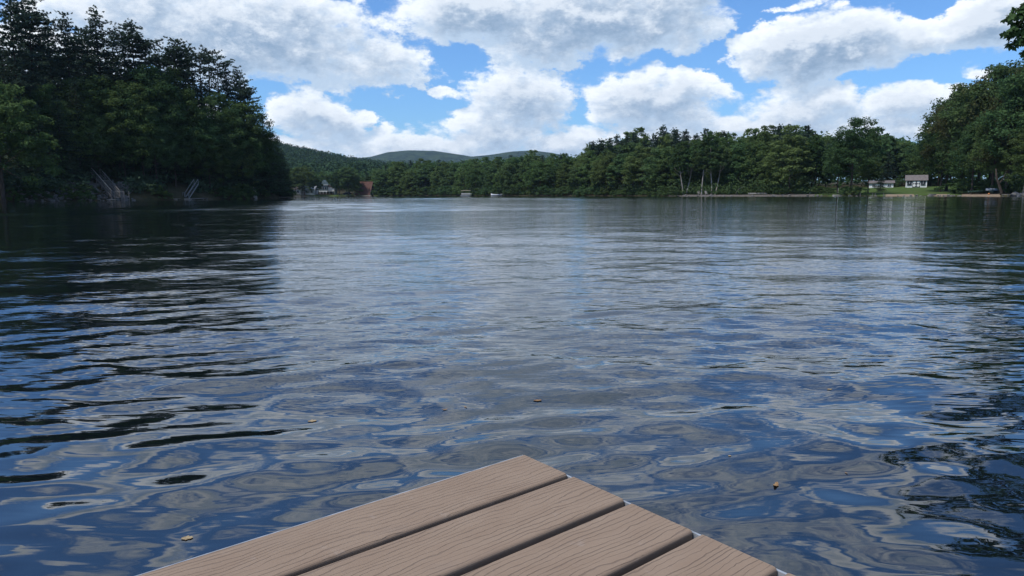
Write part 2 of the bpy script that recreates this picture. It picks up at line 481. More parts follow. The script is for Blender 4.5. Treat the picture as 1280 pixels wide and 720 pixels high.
def waves(x, y, rr, spacing):
    rng = np.random.default_rng(11)
    z = np.zeros_like(x)
    amp_mod = np.clip(.68 + .36 * wobble(x, y, 3.1) + .3 * wobble(x, y, 14.0), .15, 1.5)
    calm = .7 + .3 * sstep(rr, 2.5, 6.0)
    lee = (.2 + .8 * openness(x, y, rr)) * (1 + .9 * sstep(rr, 30, 130)) * (1 + sstep(rr, 12, 40) * (np.clip(.55 + .7 * wobble(x, y, 34.0) + .5 * wobble(y, x, 12.0), .1, 1.7) - 1))
    for i in range(120):
        short = i % 2
        lam = rng.uniform(.13, .42) if short else .4 * (3.2 / .4) ** rng.random()
        th = rng.normal(math.pi / 2 + .15, .7 if short else .6)          # breeze across the lake, with scatter off the banks
        kx, ky = math.cos(th) * 2 * math.pi / lam, math.sin(th) * 2 * math.pi / lam
        slope = .0110 if short else .0085
        a = slope * lam / (2 * math.pi)
        keep = sstep(lam / spacing, 3.0, 6.0)
        z += a * keep * amp_mod * calm * lee * np.sin(kx * x + ky * y + rng.uniform(0, 6.28))
    for i in range(16):                                                    # longer, lower waves that show as streaks far out
        lam = rng.uniform(3.0, 9.0); th = rng.normal(math.pi / 2 + .1, .35)
        kx, ky = math.cos(th) * 2 * math.pi / lam, math.sin(th) * 2 * math.pi / lam
        z += .009 * lam / (2 * math.pi) * sstep(lam / spacing, 3.0, 6.0) * sstep(rr, 14, 45) * lee * np.sin(kx * x + ky * y + rng.uniform(0, 6.28))
    return z


def water_z(x, y):
    r = math.hypot(x, y); return float(waves(np.array([x]), np.array([y]), np.array([r]), np.array([.02]))[0])


build_lake()

# ------------------------------------------------------------------ dock
def mat_deck():
    m, N, b = principled('composite_board', (.2, .16, .14), .62, .25)
    co = N.new('ShaderNodeTexCoord').outputs['Object']; oi = N.new('ShaderNodeObjectInfo').outputs['Random']
    p = N.vmath('ADD', co, N.combine(N.math('MULTIPLY', oi, 41.0), N.math('MULTIPLY', oi, 17.0), 0.0))
    warp = N.noise(N.vmath('MULTIPLY', p, (3.4, 12.0, 1)), 1.0, 2.0, .5)
    wig = N.noise(N.vmath('MULTIPLY', p, (28.0, 60.0, 1)), 1.0, 2.0, .5)
    s = N.sep(p)
    v = N.math('ADD', N.math('MULTIPLY', s[1], 92.0), N.math('ADD', N.math('MULTIPLY', warp, 5.5), N.math('MULTIPLY', wig, .9)))
    d = N.math('ABSOLUTE', N.math('SUBTRACT', N.math('FRACT', v), .5))           # distance from the middle of each grain line
    gate = N.noise(N.vmath('MULTIPLY', p, (7.0, 45.0, 1)), 1.0, 2.0, .5)
    wid = N.smooth(gate, .38, .66, .015, .15)
    groove = N.math('SUBTRACT', 1.0, N.smooth(N.math('DIVIDE', d, wid), .25, 1.0))
    top = N.smooth(N.sep(N.new('ShaderNodeNewGeometry').outputs['Normal'])[2], .6, .9)
    groove = N.math('MULTIPLY', groove, top)
    fine = N.noise(N.vmath('MULTIPLY', p, (300.0, 700.0, 300.0)), 1.0, 3.0, .6)
    mott = N.noise(N.vmath('MULTIPLY', p, (9.0, 22.0, 9.0)), 1.0, 4.0, .6)
    col = N.mix(N.smooth(mott, .3, .7), (.240, .167, .114), (.268, .192, .134))
    col = N.mix(N.math('MULTIPLY', N.smooth(fine, .35, .7), .35), col, (.198, .138, .100))
    col = N.mix(N.math('MULTIPLY', groove, .44), col, (.10, .072, .057))          # darker along the embossed grain
    # faint water marks and foot-worn patches
    stain = N.noise(N.vmath('MULTIPLY', co, (3.0, 6.0, 1)), 1.0, 5.0, .65)
    col = N.mix(N.smooth(stain, .54, .72, 0.0, .30), col, (.16, .125, .105))
    col = N.mix(N.smooth(N.noise(N.vmath('ADD', p, (9, 3, 0)), 16.0, 4.0, .7), .60, .72, 0.0, .25), col, (.36, .30, .26))
    N.put(b.inputs['Base Color'], col)
    hgt = N.math('ADD', N.math('MULTIPLY', groove, -.0011), N.math('MULTIPLY', fine, .00022))
    bp = N.new('ShaderNodeBump'); bp.inputs['Strength'].default_value = 1.0; bp.inputs['Distance'].default_value = 1.0
    N.put(bp.inputs['Height'], hgt); N.put(b.inputs['Normal'], bp.outputs[0])
    return m


def ray(px, py, z):
    x, y = (px - 640) / F, (py - 360) / F
    x2, y2 = x * math.cos(ROLL) - y * math.sin(ROLL), x * math.sin(ROLL) + y * math.cos(ROLL)
    d = Vector((x2, math.cos(PITCH) - y2 * math.sin(PITCH), -math.sin(PITCH) - y2 * math.cos(PITCH)))
    return Vector((0, 0, H)) + d * ((z - H) / d.z)


def build_dock():
    top = .30
    c = ray(653, 567, top); l = ray(165, 718.5, top)
    a1 = math.atan2(l.y - c.y, l.x - c.x)
    # local frame: x along the boards (away from the corner), y across them
    rz = a1
    L, W, PIT, TH = 2.6, .1350, .1500, .026
    dk = thing('dock', 'taupe wood-grain composite dock with pale metal edging, its corner jutting over the lake', 'dock', (c.x, c.y, top), rz)
    md = mat_deck()
    prof = []
    R = .006
    for cx, cz, q0 in ((W - R, -R, 0), (R, -R, 90), (.003, -TH + .003, 180), (W - .003, -TH + .003, 270)):
        rad = R if q0 < 180 else .003
        for k in range(5 if q0 < 180 else 3):
            q = math.radians(q0 + 90 * k / (4 if q0 < 180 else 2)); prof.append((cx + rad * math.cos(q), cz + rad * math.sin(q)))
    m = MB(); n = len(prof); secs = [(0.0, .0015), (.0015, 0.0), (L, 0.0)]
    for x, ins in secs: m.v += [(x, min(max(y, ins), W - ins), z - (ins if z > -.002 else 0)) for y, z in prof]
    for k in range(len(secs) - 1):
        for i in range(n): j = (i + 1) % n; m.f.append((k * n + i, k * n + j, (k + 1) * n + j, (k + 1) * n + i))
    m.f.append(tuple(reversed(range(n)))); m.f.append(tuple(2 * n + i for i in range(n)))
    me = m.mesh('board', md)
    for i in range(9):
        o = obj('board', me, dk, (.0005 * (i % 3), .0035 + i * PIT, (0.0, .0006, -.0004)[i % 3]))
    al = varied('white_aluminium', (.48, .50, .53), (.26, .27, .28), 22.0, .38, .5, metallic=.35)
    wd = 9 * PIT
    # perimeter channels: a lip that shows past the board edges
    f1 = MB().box((L / 2, -.0035, -.062), (L, .005, .112)).build('edge_channel', al, dk)
    f2 = MB().box((-.0035, wd / 2 - .006, -.062), (.0045, wd, .112)).build('edge_channel', al, dk)
    f3 = MB().box((L / 2, wd + .006, -.062), (L, .005, .112)).build('edge_channel', al, dk)
    MB().box((L / 2, .018, -.110), (L, .036, .004)).build('flange', al, f1)
    MB().box((.018, wd / 2, -.110 + .004), (.036, wd, .004)).build('flange', al, f2)
    for x in (.45, 1.15, 1.85, 2.5):
        MB().box((x, wd / 2, -TH - .03), (.04, wd - .01, .058)).build('crossbeam', al, dk)
    for x, y in ((.30, .12), (.30, wd - .12), (2.2, .12), (2.2, wd - .12)):
        leg = MB().tube([(x, y, -.03), (x, y, -2.2)], .024, 12).build('leg', al, dk, True)
        MB().tube([(x, y, -2.2), (x, y, -2.22)], .10, 14).build('foot', al, leg)


build_dock()

# ------------------------------------------------------------------ foliage and trunks
def unit(v): return v / np.maximum(np.linalg.norm(v, axis=-1, keepdims=True), 1e-9)


def leaves(C, Nn, size, asp, rng, along=None):
    """rhombic leaf faces at C facing Nn; the long axis follows `along` when given"""
    n = len(C)
    a = unit(rng.normal(size=(n, 3))) if along is None else unit(along + rng.normal(size=(n, 3)) * .15)
    t1 = unit(np.cross(Nn, a)); t2 = unit(np.cross(Nn, t1))
    sz = np.asarray(size).reshape(-1, 1) * rng.uniform(.65, 1.3, (n, 1))
    P = np.stack([C + t2 * sz * .5, C + t1 * sz * asp * .5 + Nn * sz * .06, C - t2 * sz * .5, C - t1 * sz * asp * .5 + Nn * sz * .06], 1)
    return P.reshape(-1, 3), np.arange(4 * n).reshape(-1, 4)


def crown_round(rng, Ht, R, z0, nclump, per, leaf, lump=.28, top=.9):
    """broadleaf crown: clumps of leaves through a lumpy ellipsoid, more of them near its outside"""
    d = unit(rng.normal(size=(nclump * 3, 3)))
    d = d[d[:, 2] > -.75][:nclump]; n = len(d)
    lobes = unit(rng.normal(size=(11, 3))); la = rng.uniform(-.6, 1.0, 11)
    fac = 1 + lump * (np.exp((d @ lobes.T - 1) * 5) @ la)
    rr = rng.uniform(0.05, 1, n) ** .38 * fac
    hz = (Ht - z0) / 2; cz = z0 + hz
    # widest a little under the middle
    C = np.stack([d[:, 0] * R * rr, d[:, 1] * R * rr, cz + d[:, 2] * hz * rr * top], 1)
    taper = 1 - .30 * np.clip((C[:, 2] - cz) / hz, -.2, 1); C[:, :2] *= taper[:, None]
    rc = R * rng.uniform(.13, .24, n)
    q = unit(rng.normal(size=(n, per, 3)) + np.array([0, 0, .35]))
    rad = rng.uniform(.35, 1.05, (n, per, 1))
    P = C[:, None] + q * rad * rc[:, None, None] * np.array([1.15, 1.15, .7])
    Nn = unit(q + rng.normal(size=q.shape) * .55 + np.array([0, 0, .35]))
    V, Q = leaves(P.reshape(-1, 3), Nn.reshape(-1, 3), leaf, .62, rng)
    return V, Q, C


def trunk_mesh(rng, Ht, r0, targets, lean=(0, 0), mat=None, top=.8, fork=.3):
    m = MB()
    zs = np.linspace(-.8, Ht * top, 9)
    wob = np.cumsum(rng.normal(0, .06, (9, 2)), 0) * Ht / 16
    pts = [(lean[0] * max(z, 0) + wob[i, 0] * (i > 1), lean[1] * max(z, 0) + wob[i, 1] * (i > 1), z) for i, z in enumerate(zs)]
    rad = [r0 * (1.35 if i == 0 else 1) * (1 - .88 * i / 8) for i in range(9)]
    m.tube(pts, rad, 8)
    for t in targets:
        z = max(Ht * fork, t[2] - abs(np.hypot(t[0], t[1])) * rng.uniform(.5, .9)); z = min(z, Ht * top * .95)
        k = (z + .8) / (Ht * top + .8) * 8; i = min(int(k), 7); f = k - i
        b = Vector(pts[i]).lerp(Vector(pts[i + 1]), f); e = Vector(t)
        mid = b.lerp(e, .5) + Vector((0, 0, -.06 * (e - b).length)) + Vector(rng.normal(0, .15, 3))
        r = rad[i] * .42
        m.tube([b, mid, e], [r, r * .6, r * .15], 5)
    return m


BARK = varied('grey_brown_bark', (.085, .068, .055), (.045, .036, .030), 2.0, .95, .1, .05, 6.0, (4, 4, .6))
BARK_PALE = varied('pale_grey_bark', (.36, .33, .30), (.22, .20, .18), 1.6, .9, .1, .03, 5.0, (3, 3, .8))
BARK_PINE = varied('dark_pine_bark', (.060, .048, .040), (.032, .026, .023), 2.0, .95, .1, .05, 6.0, (4, 4, .6))
LEAF = leaf_mat('broadleaf_green', (.048, .088, .034), (.088, .140, .056), .4)
LEAF_B = leaf_mat('broadleaf_yellow_green', (.068, .112, .036), (.118, .172, .062), .42)
LEAF_R = leaf_mat('broadleaf_russet_green', (.048, .086, .032), (.082, .128, .048), .4, (.080, .084, .036))
NEEDLE = leaf_mat('pine_needles', (.042, .070, .052), (.074, .110, .076), .32)
LEAF_HILL_SHADED = leaf_mat('hill_forest_cloud_shaded', (.020, .040, .022), (.042, .070, .036), .2)  # cloud shadow over the hill is put into this darker forest colour
NEEDLE_B = leaf_mat('hemlock_needles', (.044, .074, .046), (.074, .112, .062), .32)


def conifer(rng, Ht, zb, Lmax, gap, per_whorl, prof, rise, leaf, tuft, droop=0.0, bare=.3, width=.34, irregular=.5, step=.42):
    """trunk with whorls of limbs; each limb carries flat sprays of needle tufts"""
    m = MB()
    zs = np.linspace(-.8, Ht * .985, 12); wob = np.cumsum(rng.normal(0, .035, (12, 2)), 0) * Ht / 20; wob[:2] = 0
    pts = np.stack([wob[:, 0], wob[:, 1], zs], 1); r0 = Ht * .0125
    m.tube(pts, [r0 * (1 - .93 * i / 11) for i in range(12)], 8)
    Cs, Ns, Al = [], [], []
    z = zb
    while z < Ht * .985:
        t = (z - zb) / (Ht - zb); base = np.array([np.interp(z, zs, wob[:, 0]), np.interp(z, zs, wob[:, 1]), z])
        a0 = rng.uniform(0, 6.28)
        for k in range(rng.integers(per_whorl[0], per_whorl[1] + 1)):
            L = Lmax * prof(t) * rng.uniform(1 - irregular, 1.12)
            if L < .25: continue
            a = a0 + k * 6.28 / per_whorl[1] + rng.normal(0, .3)
            h = np.array([math.cos(a), math.sin(a), 0]); side = np.array([-h[1], h[0], 0])
            up = rise * (.5 + .9 * t) + rng.normal(0, .09)
            lb = base + np.array([0, 0, rng.normal(0, gap * .28)])
            n = max(int(L / step), 2)
            u = np.linspace(bare, 1, n)
            spine = lb + h * (u * L)[:, None] + np.array([0, 0, 1]) * (L * (up * u + .12 * u * u - droop * u * u))[:, None]
            ends = lb + h * L * .97 + np.array([0, 0, 1]) * L * (up + .12 - droop)
            mid = lb + h * L * .5 + np.array([0, 0, 1]) * L * (.5 * up + .03 - .25 * droop)
            rb = max(.018, .02 * L); m.tube([lb, mid, ends], [rb, rb * .65, rb * .25], 4, False)
            wdt = width * L * (1.05 - u) + .22
            for j in range(n):
                c = 1 + int(wdt[j] / .33)
                off = rng.uniform(-1, 1, c) * wdt[j]
                P = spine[j] + side * off[:, None] + h * (-.35 * np.abs(off))[:, None] + rng.normal(0, .12, (c, 3))
                P[:, 2] -= droop * .5 * np.abs(off)
                P = np.repeat(P, tuft, 0)
                al = h + side * (np.sign(np.repeat(off, tuft)) * .8)[:, None] + rng.normal(0, .55, P.shape)
                al[:, 2] += .35 - droop
                Cs.append(P + unit(al) * leaf * .35 + rng.normal(0, .05, P.shape)); Al.append(al)
                Ns.append(unit(np.array([0, 0, 1.0]) + rng.normal(0, .5, P.shape)))
        z += gap * rng.uniform(.65, 1.35) * (1.1 - .45 * t)
    C = np.concatenate(Cs); A = np.concatenate(Al); Nn = np.concatenate(Ns)
    V, Q = leaves(C, Nn, leaf, .42, rng, A)
    return m, V, Q


def pine_prof(t): return (1 - t) ** .55 * (.55 + .55 * min(t / .25, 1)) * .95 + .03
def old_pine_prof(t): return .35 + .75 * math.sin(min(t * 1.15 + .25, 1.55)) if t < .8 else 1.08 * ((1 - t) / .2) ** .6
def cone_prof(t): return (1 - t) ** .85 + .02


KIND = {}


def add_kind(key, H0, trunk_mb, V, Q, lmat, bmat):
    KIND[key] = (H0, trunk_mb.mesh('trunk', bmat, True), mesh_np('crown', V, Q, lmat))


def make_kinds():
    for i in range(3):                                      # tall white pines
        r = np.random.default_rng(100 + i)
        m, V, Q = conifer(r, 30, 5 + 2 * i, (4.8, 5.4, 5.0)[i], (1.15, 1.0, 1.1)[i], (4, 6), pine_prof if i else old_pine_prof, .13, .46, 7, 0.0, .16, .36, .62, .36)
        add_kind('pine%d' % i, 30, m, V, Q, NEEDLE, BARK_PINE)
    r = np.random.default_rng(140)
    m, V, Q = conifer(r, 30, 17, 4.0, 1.5, (3, 5), old_pine_prof, .18, .46, 7, 0.0, .25, .36, .65, .36)
    add_kind('pine_bare', 30, m, V, Q, NEEDLE, BARK_PINE)
    for i in range(2):                                      # hemlocks with low drooping boughs
        r = np.random.default_rng(120 + i)
        m, V, Q = conifer(r, 16, .8, 4.3, .62, (5, 7), cone_prof, .02, .32, 4, .22, .12, .36, .45, .36)
        add_kind('hemlock%d' % i, 16, m, V, Q, NEEDLE_B, BARK_PINE)
    for i in range(4):                                      # broadleaf trees close enough to show leaf clusters
        r = np.random.default_rng(200 + i); R = (5.0, 4.4, 5.6, 4.0)[i]
        V, Q, C = crown_round(r, 16, R, (2.2, 1.2, 2.6, 3.0)[i], 210, 84, .33, (.3, .35, .4, .35)[i])
        add_kind('broad%d' % i, 16, trunk_mesh(r, 16, .26, C[:26]), V, Q, (LEAF, LEAF_B, LEAF_R, LEAF)[i], BARK)
    for i in range(5):                                      # broadleaf trees on the far shore
        r = np.random.default_rng(300 + i); R = (5.2, 4.4, 6.0, 4.2, 5.0)[i]
        V, Q, C = crown_round(r, 16, R, (1.0, .6, 1.6, 3.4, .8)[i], 150, 62, .5, .42)
        add_kind('far_broad%d' % i, 16, trunk_mesh(r, 16, .25, C[:12]), V, Q, (LEAF, LEAF_B, LEAF_B, LEAF, LEAF_B)[i], BARK)
    for i in range(2):
        r = np.random.default_rng(340 + i)
        m, V, Q = conifer(r, 24, 5, 5.0, 1.05, (5, 6), pine_prof, .12, .75, 4, 0.0, .1, .4, .5, .5)
        add_kind('far_pine%d' % i, 24, m, V, Q, NEEDLE, BARK_PINE)
    r = np.random.default_rng(360)
    m, V, Q = conifer(r, 10, .5, 3.0, .6, (5, 7), cone_prof, .03, .4, 3, .15, .1, .36, .35, .4)
    add_kind('spruce', 10, m, V, Q, NEEDLE, BARK_PINE)
    for i in range(3):                                      # bushes
        r = np.random.default_rng(380 + i)
        V, Q, C = crown_round(r, 3, (2.0, 1.6, 2.4)[i], -.3, 46, 60, .26, .4)
        add_kind('bush%d' % i, 3, trunk_mesh(r, 3, .06, C[:8], fork=.05), V, Q, (LEAF, LEAF_B, LEAF)[i], BARK)
    for i in range(3):                                      # tall pale stems of the gravel point: crown starts high, trunk leans
        r = np.random.default_rng(400 + i)
        lean = ((-.22, 0), (.26, 0), (.07, .02))[i]
        V, Q, C = crown_round(r, 18, 4.2, 6.2, 130, 60, .5, .42); 
        sh = np.array([lean[0] * 9, lean[1] * 9, 0]); V = V + sh
        add_kind('pale_stem%d' % i, 18, trunk_mesh(r, 18, .3, (C + sh)[:12], lean, fork=.35), V, Q, LEAF, BARK_PALE)


make_kinds()


def tree(name, kind, x, y, ht, label, cat, group, rz=None, wide=1.0, rng=random.Random(3), sink=.1):
    H0, tm, cm = KIND[kind]; s = ht / H0
    t = thing(name, label, cat, (x, y, gz(x, y) - sink), rng.uniform(0, 6.28) if rz is None else rz, group)
    t.scale = (s * wide, s * wide, s)
    obj('trunk', tm, t); obj('crown', cm, t)
    return t


SP, SY = zip(*(SHORE[1:] )); FP, FY = zip(*FAR)
def shore_y(px): return float(np.interp(px, SP, SY)) if px < 364 else float(np.interp(px, FP, FY))


def tree_px(name, kind, px, back, topy, label, cat, group, **kw):
    """stands `back` metres behind the waterline on the given bearing and reaches up to the given height angle"""
    Y = shore_y(px) + back; x, z = sight(px, topy, Y)
    ht = z - gz(x, Y) + .1
    return tree(name, kind, x, Y, max(ht, 1.0), label, cat, group, **kw)


def bank_spot(px):
    return ('beyond the stone bank, away from the stairs' if px < 60 else 'behind the grey wooden staircase' if px < 168 else 'above the docks with the metal steps' if px < 250 else 'out on the wooded point')


def shore_spot(px):
    return ('among the lakeside houses' if px < 440 else 'beside the red-brown A-frame cabin' if px < 520 else 'behind the pontoon boat with the canopy' if px < 604 else 'behind the white motorboat and jetty' if px < 660 else
            'between the jetty and the gravel point' if px < 838 else 'behind the pale trunks of the gravel point' if px < 915 else 'behind the pale canoe on the gravel')


def build_left_bank():
    R = random.Random(21)
    G = 'tall pines of the steep bank with the stairs'
    pines = [(-70, 14, -20, 0), (-30, 20, 0, 1), (8, 12, -12, 2), (34, 17, -3, 0), (58, 22, 20, 1), (81, 15, 12, 2), (100, 24, 34, 0), (118, 14, 8, 1), (140, 20, 34, 2), (162, 14, 27, 0),
             (180, 22, 52, 1), (196, 16, 58, 2), (217, 15, 47, 0), (232, 19, 54, 1), (282, 12, 78, 1), (294, 17, 80, 2), (305, 8, 98, 0)]
    for px, back, ty, k in pines:
        tree_px('white_pine', 'pine%d' % k, px, back, ty, 'tall dark white pine with tiered boughs ' + bank_spot(px), 'pine tree', G, rng=R, wide=R.uniform(.9, 1.15))
    for i, px in enumerate(range(-40, 250, 13)):
        tree_px('white_pine', 'pine%d' % (i % 3), px + R.uniform(-4, 4), R.uniform(28, 42), np.interp(px, (-40, 120, 250), (52, 70, 108)) + R.uniform(-8, 14), 'white pine standing deep in the wood ' + bank_spot(px), 'pine tree', 'pines deep in the wood of the steep bank', rng=R, wide=1.25)
    for px, back, ty in ((205, 15, 68), (248, 14, 62), (258, 17, 58), (270, 13, 66), (226, 22, 66)):
        tree_px('white_pine', 'pine_bare', px, back, ty, 'white pine with long bare trunk and high open crown above the bank docks', 'pine tree', 'bare-trunked pines of the steep bank', rng=R)
    G2 = 'hemlocks of the steep bank'
    for px, back, ty, k in ((-40, 8, 90, 0), (20, 9, 110, 0), (45, 7, 128, 1), (70, 7, 120, 0), (92, 9, 95, 1), (112, 10, 140, 0), (135, 11, 130, 1), (160, 9, 105, 0), (185, 10, 120, 1), (208, 8, 135, 0), (228, 9, 112, 1),
                            (247, 6, 150, 0), (262, 8, 120, 1), (280, 6, 140, 0), (298, 5, 130, 1), (315, 6, 128, 0), (328, 4, 140, 1), (337, 6, 152, 0), (346, 4, 168, 1), (353, 3, 186, 0), (360, 2, 212, 1)):
        tree_px('hemlock', 'hemlock%d' % k, px, back, ty, 'dark hemlock with low drooping boughs ' + bank_spot(px), 'hemlock tree', G2, rng=R, wide=R.uniform(.95, 1.25))
    G3 = 'broadleaf trees of the steep bank'
    for px, back, ty, k in ((60, 9, 150, 3), (88, 11, 160, 0), (118, 9, 150, 1), (150, 8, 135, 0), (172, 7, 120, 1), (190, 5, 140, 0), (200, 10, 92, 3), (158, 9, 96, 1), (178, 10, 84, 0), (142, 10, 112, 0), (108, 9, 128, 1), (225, 8, 104, 1), (130, 12, 88, 1), (95, 12, 100, 0), (70, 10, 120, 1), (48, 11, 105, 3), (212, 11, 86, 0), (268, 7, 118, 0), (290, 6, 122, 1), (308, 5, 130, 0), (215, 5, 160, 3), (240, 7, 130, 0), (258, 4, 165, 1), (275, 5, 158, 0), (300, 4, 168, 1), (322, 4, 172, 0)):
        tree_px('broadleaf_tree', 'broad%d' % k, px, back, ty, 'green broadleaf tree among dark conifers ' + bank_spot(px), 'tree', G3, rng=R, wide=R.uniform(.8, 1.1))
    tree_px('broadleaf_tree', 'broad1', -12, 1, 92, 'bright green broadleaf tree leaning out beside the dark conifers', 'tree', None, rng=R, wide=1.15)
    G4 = 'bushes at the foot of the steep bank'
    for i in range(34):
        px = -30 + i * 11.6 + R.uniform(-4, 4)
        if 112 < px < 166 or 214 < px < 246: continue
        tree_px('bush', 'bush%d' % (i % 3), px, R.uniform(.2, 3.2), R.uniform(228, 240), 'low bush at the waterline, ' + bank_spot(px), 'bush', G4, rng=R, wide=R.uniform(.9, 1.4), sink=.2)


build_left_bank()

SKY = np.array([(355, 212), (372, 207), (385, 208), (400, 214), (420, 212), (436, 206), (450, 215), (480, 208), (500, 200), (520, 200), (545, 201), (575, 200), (600, 198), (625, 197), (655, 190), (680, 195), (700, 194), (725, 194),
                (745, 176), (770, 172), (785, 168), (800, 168), (830, 160), (850, 166), (880, 164), (905, 168), (930, 166), (945, 164), (970, 160), (990, 158), (1010, 159), (1025, 165), (1040, 178), (1060, 152), (1080, 154), (1095, 164), (1120, 168), (1135, 178), (1150, 176), (1165, 165), (1180, 160), (1420, 160)])
def sky_y(px): return float(np.interp(px, SKY[:, 0], SKY[:, 1]))


def build_far_shore():
    R = random.Random(33)
    # front row along the water
    for px, b, ty, k, w in ((368, 7, 212, 3, 1.0), (379, 6, 207, 2, 1.25), (394, 5, 219, 3, 1.1), (423, 6, 212, 3, 1.2), (434, 5, 207, 0, 1.15), (443, 6, 219, 1, 1.2)):
        tree_px('broadleaf_tree', 'far_broad%d' % k, px, b, ty, 'round green broadleaf tree in front of the lakeside houses', 'tree', 'trees before the lakeside houses', rng=R, wide=w)
    px = 478.0
    i = 0
    while px < 842:
        dense = px > 470
        if not (444 < px < 476 or 399 < px < 416):
            t = sky_y(px); low = (242 - t) * (R.uniform(.62, .92) if px < 720 else R.uniform(.55, .82))
            tree_px('broadleaf_tree', 'far_broad%d' % (3 if px < 440 else i % 5), px, R.uniform(4, 9), 242 - low,
                    'round green broadleaf tree at the water, ' + shore_spot(px), 'tree',
                    'front row trees of the far shore' if px > 470 else 'trees among the lakeside houses', rng=R, wide=R.uniform(1.0, 1.45))
        i += 1; px += R.uniform(12, 22) if px < 720 else R.uniform(14, 24)
    # second and third rows
    for row, (b0, b1, f0, f1) in enumerate(((14, 22, .84, .98), (28, 42, .93, 1.03))):
        px = 366.0 + row * 7
        while px < 1036:
            t = sky_y(px); pine = (px > 735 and R.random() < .45) or (px < 720 and row == 1 and R.random() < .45)
            h = (242 - t) * R.uniform(f0, f1)
            if px < 470: h *= .92
            if pine: tree_px('pine_tree', 'far_pine%d' % R.randrange(2), px, R.uniform(b0, b1), 242 - h * 1.02, 'dark pine behind the front trees, ' + shore_spot(px), 'pine tree', 'pines behind the far shore', rng=R, wide=R.uniform(1.0, 1.3))
            else: tree_px('broadleaf_tree', 'far_broad%d' % R.randrange(5), px, R.uniform(b0, b1), 242 - h, 'tall green broadleaf tree of the back rows, ' + shore_spot(px), 'tree', 'back row trees of the far shore', rng=R, wide=R.uniform(.9, 1.2))
            px += R.uniform(11, 17)
    for px, ty, b in ((741, 176, 12), (751, 174, 14), (763, 172, 13), (784, 168, 16), (793, 165, 22), (829, 157, 24), (845, 162, 26), (882, 160, 24), (904, 163, 22), (975, 156, 26), (1010, 156, 24)):
        tree_px('pine_tree', 'far_pine%d' % R.randrange(2), px, b, ty, 'dark pine topping the treeline ' + shore_spot(px), 'pine tree', 'pines topping the far treeline', rng=R, wide=1.15)
    # understorey along the water
    px = 474.0
    while px < 850:
        tree_px('bush', 'bush%d' % R.randrange(3), px, R.uniform(.3, 2.5), R.uniform(231, 239), 'low bush at the water edge, ' + shore_spot(px), 'bush', 'bushes along the far shore', rng=R, wide=R.uniform(1.0, 1.6), sink=.2)
        px += R.uniform(6, 11)
    # the gravel point with pale stems
    for px, b, ty, k, rz in ((856, 4, 178, 0, 0), (859, 4.5, 182, 1, 0), (879, 4, 176, 2, 0), (892, 5, 170, 2, 2.4), (896, 5, 180, 1, .3)):
        tree_px('pale_trunk_tree', 'pale_stem%d' % k, px, b, ty, 'slender tree with pale leaning trunk on the gravel point', 'tree', 'pale-trunked trees of the gravel point', rz=rz, rng=R, wide=.82)
    for px, b, ty, k, w in ((925, 9, 178, 0, 1.1), (948, 10, 176, 2, 1.1), (965, 7, 186, 4, .9), (990, 6, 164, 1, 1.2), (1018, 12, 168, 3, .9), (905, 12, 184, 2, 1.0), (868, 14, 182, 0, 1.2), (840, 10, 186, 4, 1.1)):
        tree_px('broadleaf_tree', 'far_broad%d' % k, px, b, ty, 'leafy green tree ' + shore_spot(px), 'tree', 'trees behind the gravel shore', rng=R, wide=w)
    tree_px('bare_trunk_tree', 'far_broad3', 1023, 14, 166, 'tree with tall pale grey trunk between gravel shore and lawn', 'tree', None, rng=R, wide=.6)
    for px, b, w, ty in ((903, 6, .8, 233), (936, 8, 1.0, 236), (966, 5, 1.0, 236), (975, 5, 1.0, 236), (1020, 6, 1.4, 232), (1026, 6, 1.2, 233), (1036, 2.5, .9, 234)):
        tree_px('bush', 'bush%d' % R.randrange(3), px, b, ty, 'low round bush on the edge of the gravel shore', 'bush', 'bushes of the gravel shore', rng=R, wide=w)
    # lawn with the shed
    tree_px('lawn_tree', 'broad0', 1069, 3, 149, 'big green tree with full crown on the water edge of the lawn', 'tree', None, rng=R, wide=1.1)
    tree_px('lawn_tree', 'broad3', 1050, 8, 178, 'smaller rounded tree crowding the big lawn tree', 'tree', None, rng=R, wide=1.0)
    tree_px('lawn_tree', 'broad3', 1088, 12, 192, 'young leafy tree between the big lawn tree and the white cottage', 'tree', None, rng=R, wide=1.1)
    for i, (px, ty) in enumerate(((1058, 233), (1066, 232), (1075, 234))): tree_px('bush', 'bush%d' % i, px, 1.5, ty, 'dark bush crowding the foot of the big lawn tree', 'bush', 'bushes under the lawn tree', rng=R, wide=1.2)
    tree_px('spruce', 'spruce', 1102, 22, 206, 'small dark spruce on the lawn before the white cottage', 'spruce tree', None, rng=R, wide=.9)
    tree_px('spruce', 'spruce', 1112, 60, 190, 'dark spruce standing between white cottage and shed', 'spruce tree', None, rng=R, wide=1.2)
    GB = 'trees behind the white shed'
    for px, b, ty, k, w in ((1090, 70, 168, 1, 1.0), (1108, 76, 166, 0, 1.1), (1125, 80, 174, 2, 1.1), (1140, 74, 182, 3, 1.2), (1150, 66, 178, 0, 1.1), (1165, 60, 168, 2, 1.0), (1178, 56, 160, 1, 1.1), (1160, 70, 190, 3, 1.3), (1130, 82, 196, 4, 1.4), (1192, 60, 170, 0, 1.2)):
        tree_px('broadleaf_tree', 'far_broad%d' % k, px, b, ty, 'green tree in the dark belt behind the white shed', 'tree', GB, rng=R, wide=w)
    for i, px in enumerate((1092, 1106, 1118, 1124, 1158, 1164, 1172, 1180, 1188)):
        tree_px('bush', 'bush%d' % (i % 3), px, 58, R.uniform(222, 230), 'dark bush along the back of the lawn by the shed', 'bush', 'bushes at the back of the lawn', rng=R, wide=1.5)
    # big broadleaf bank
    GR = 'big broadleaf trees above the sandy beach'
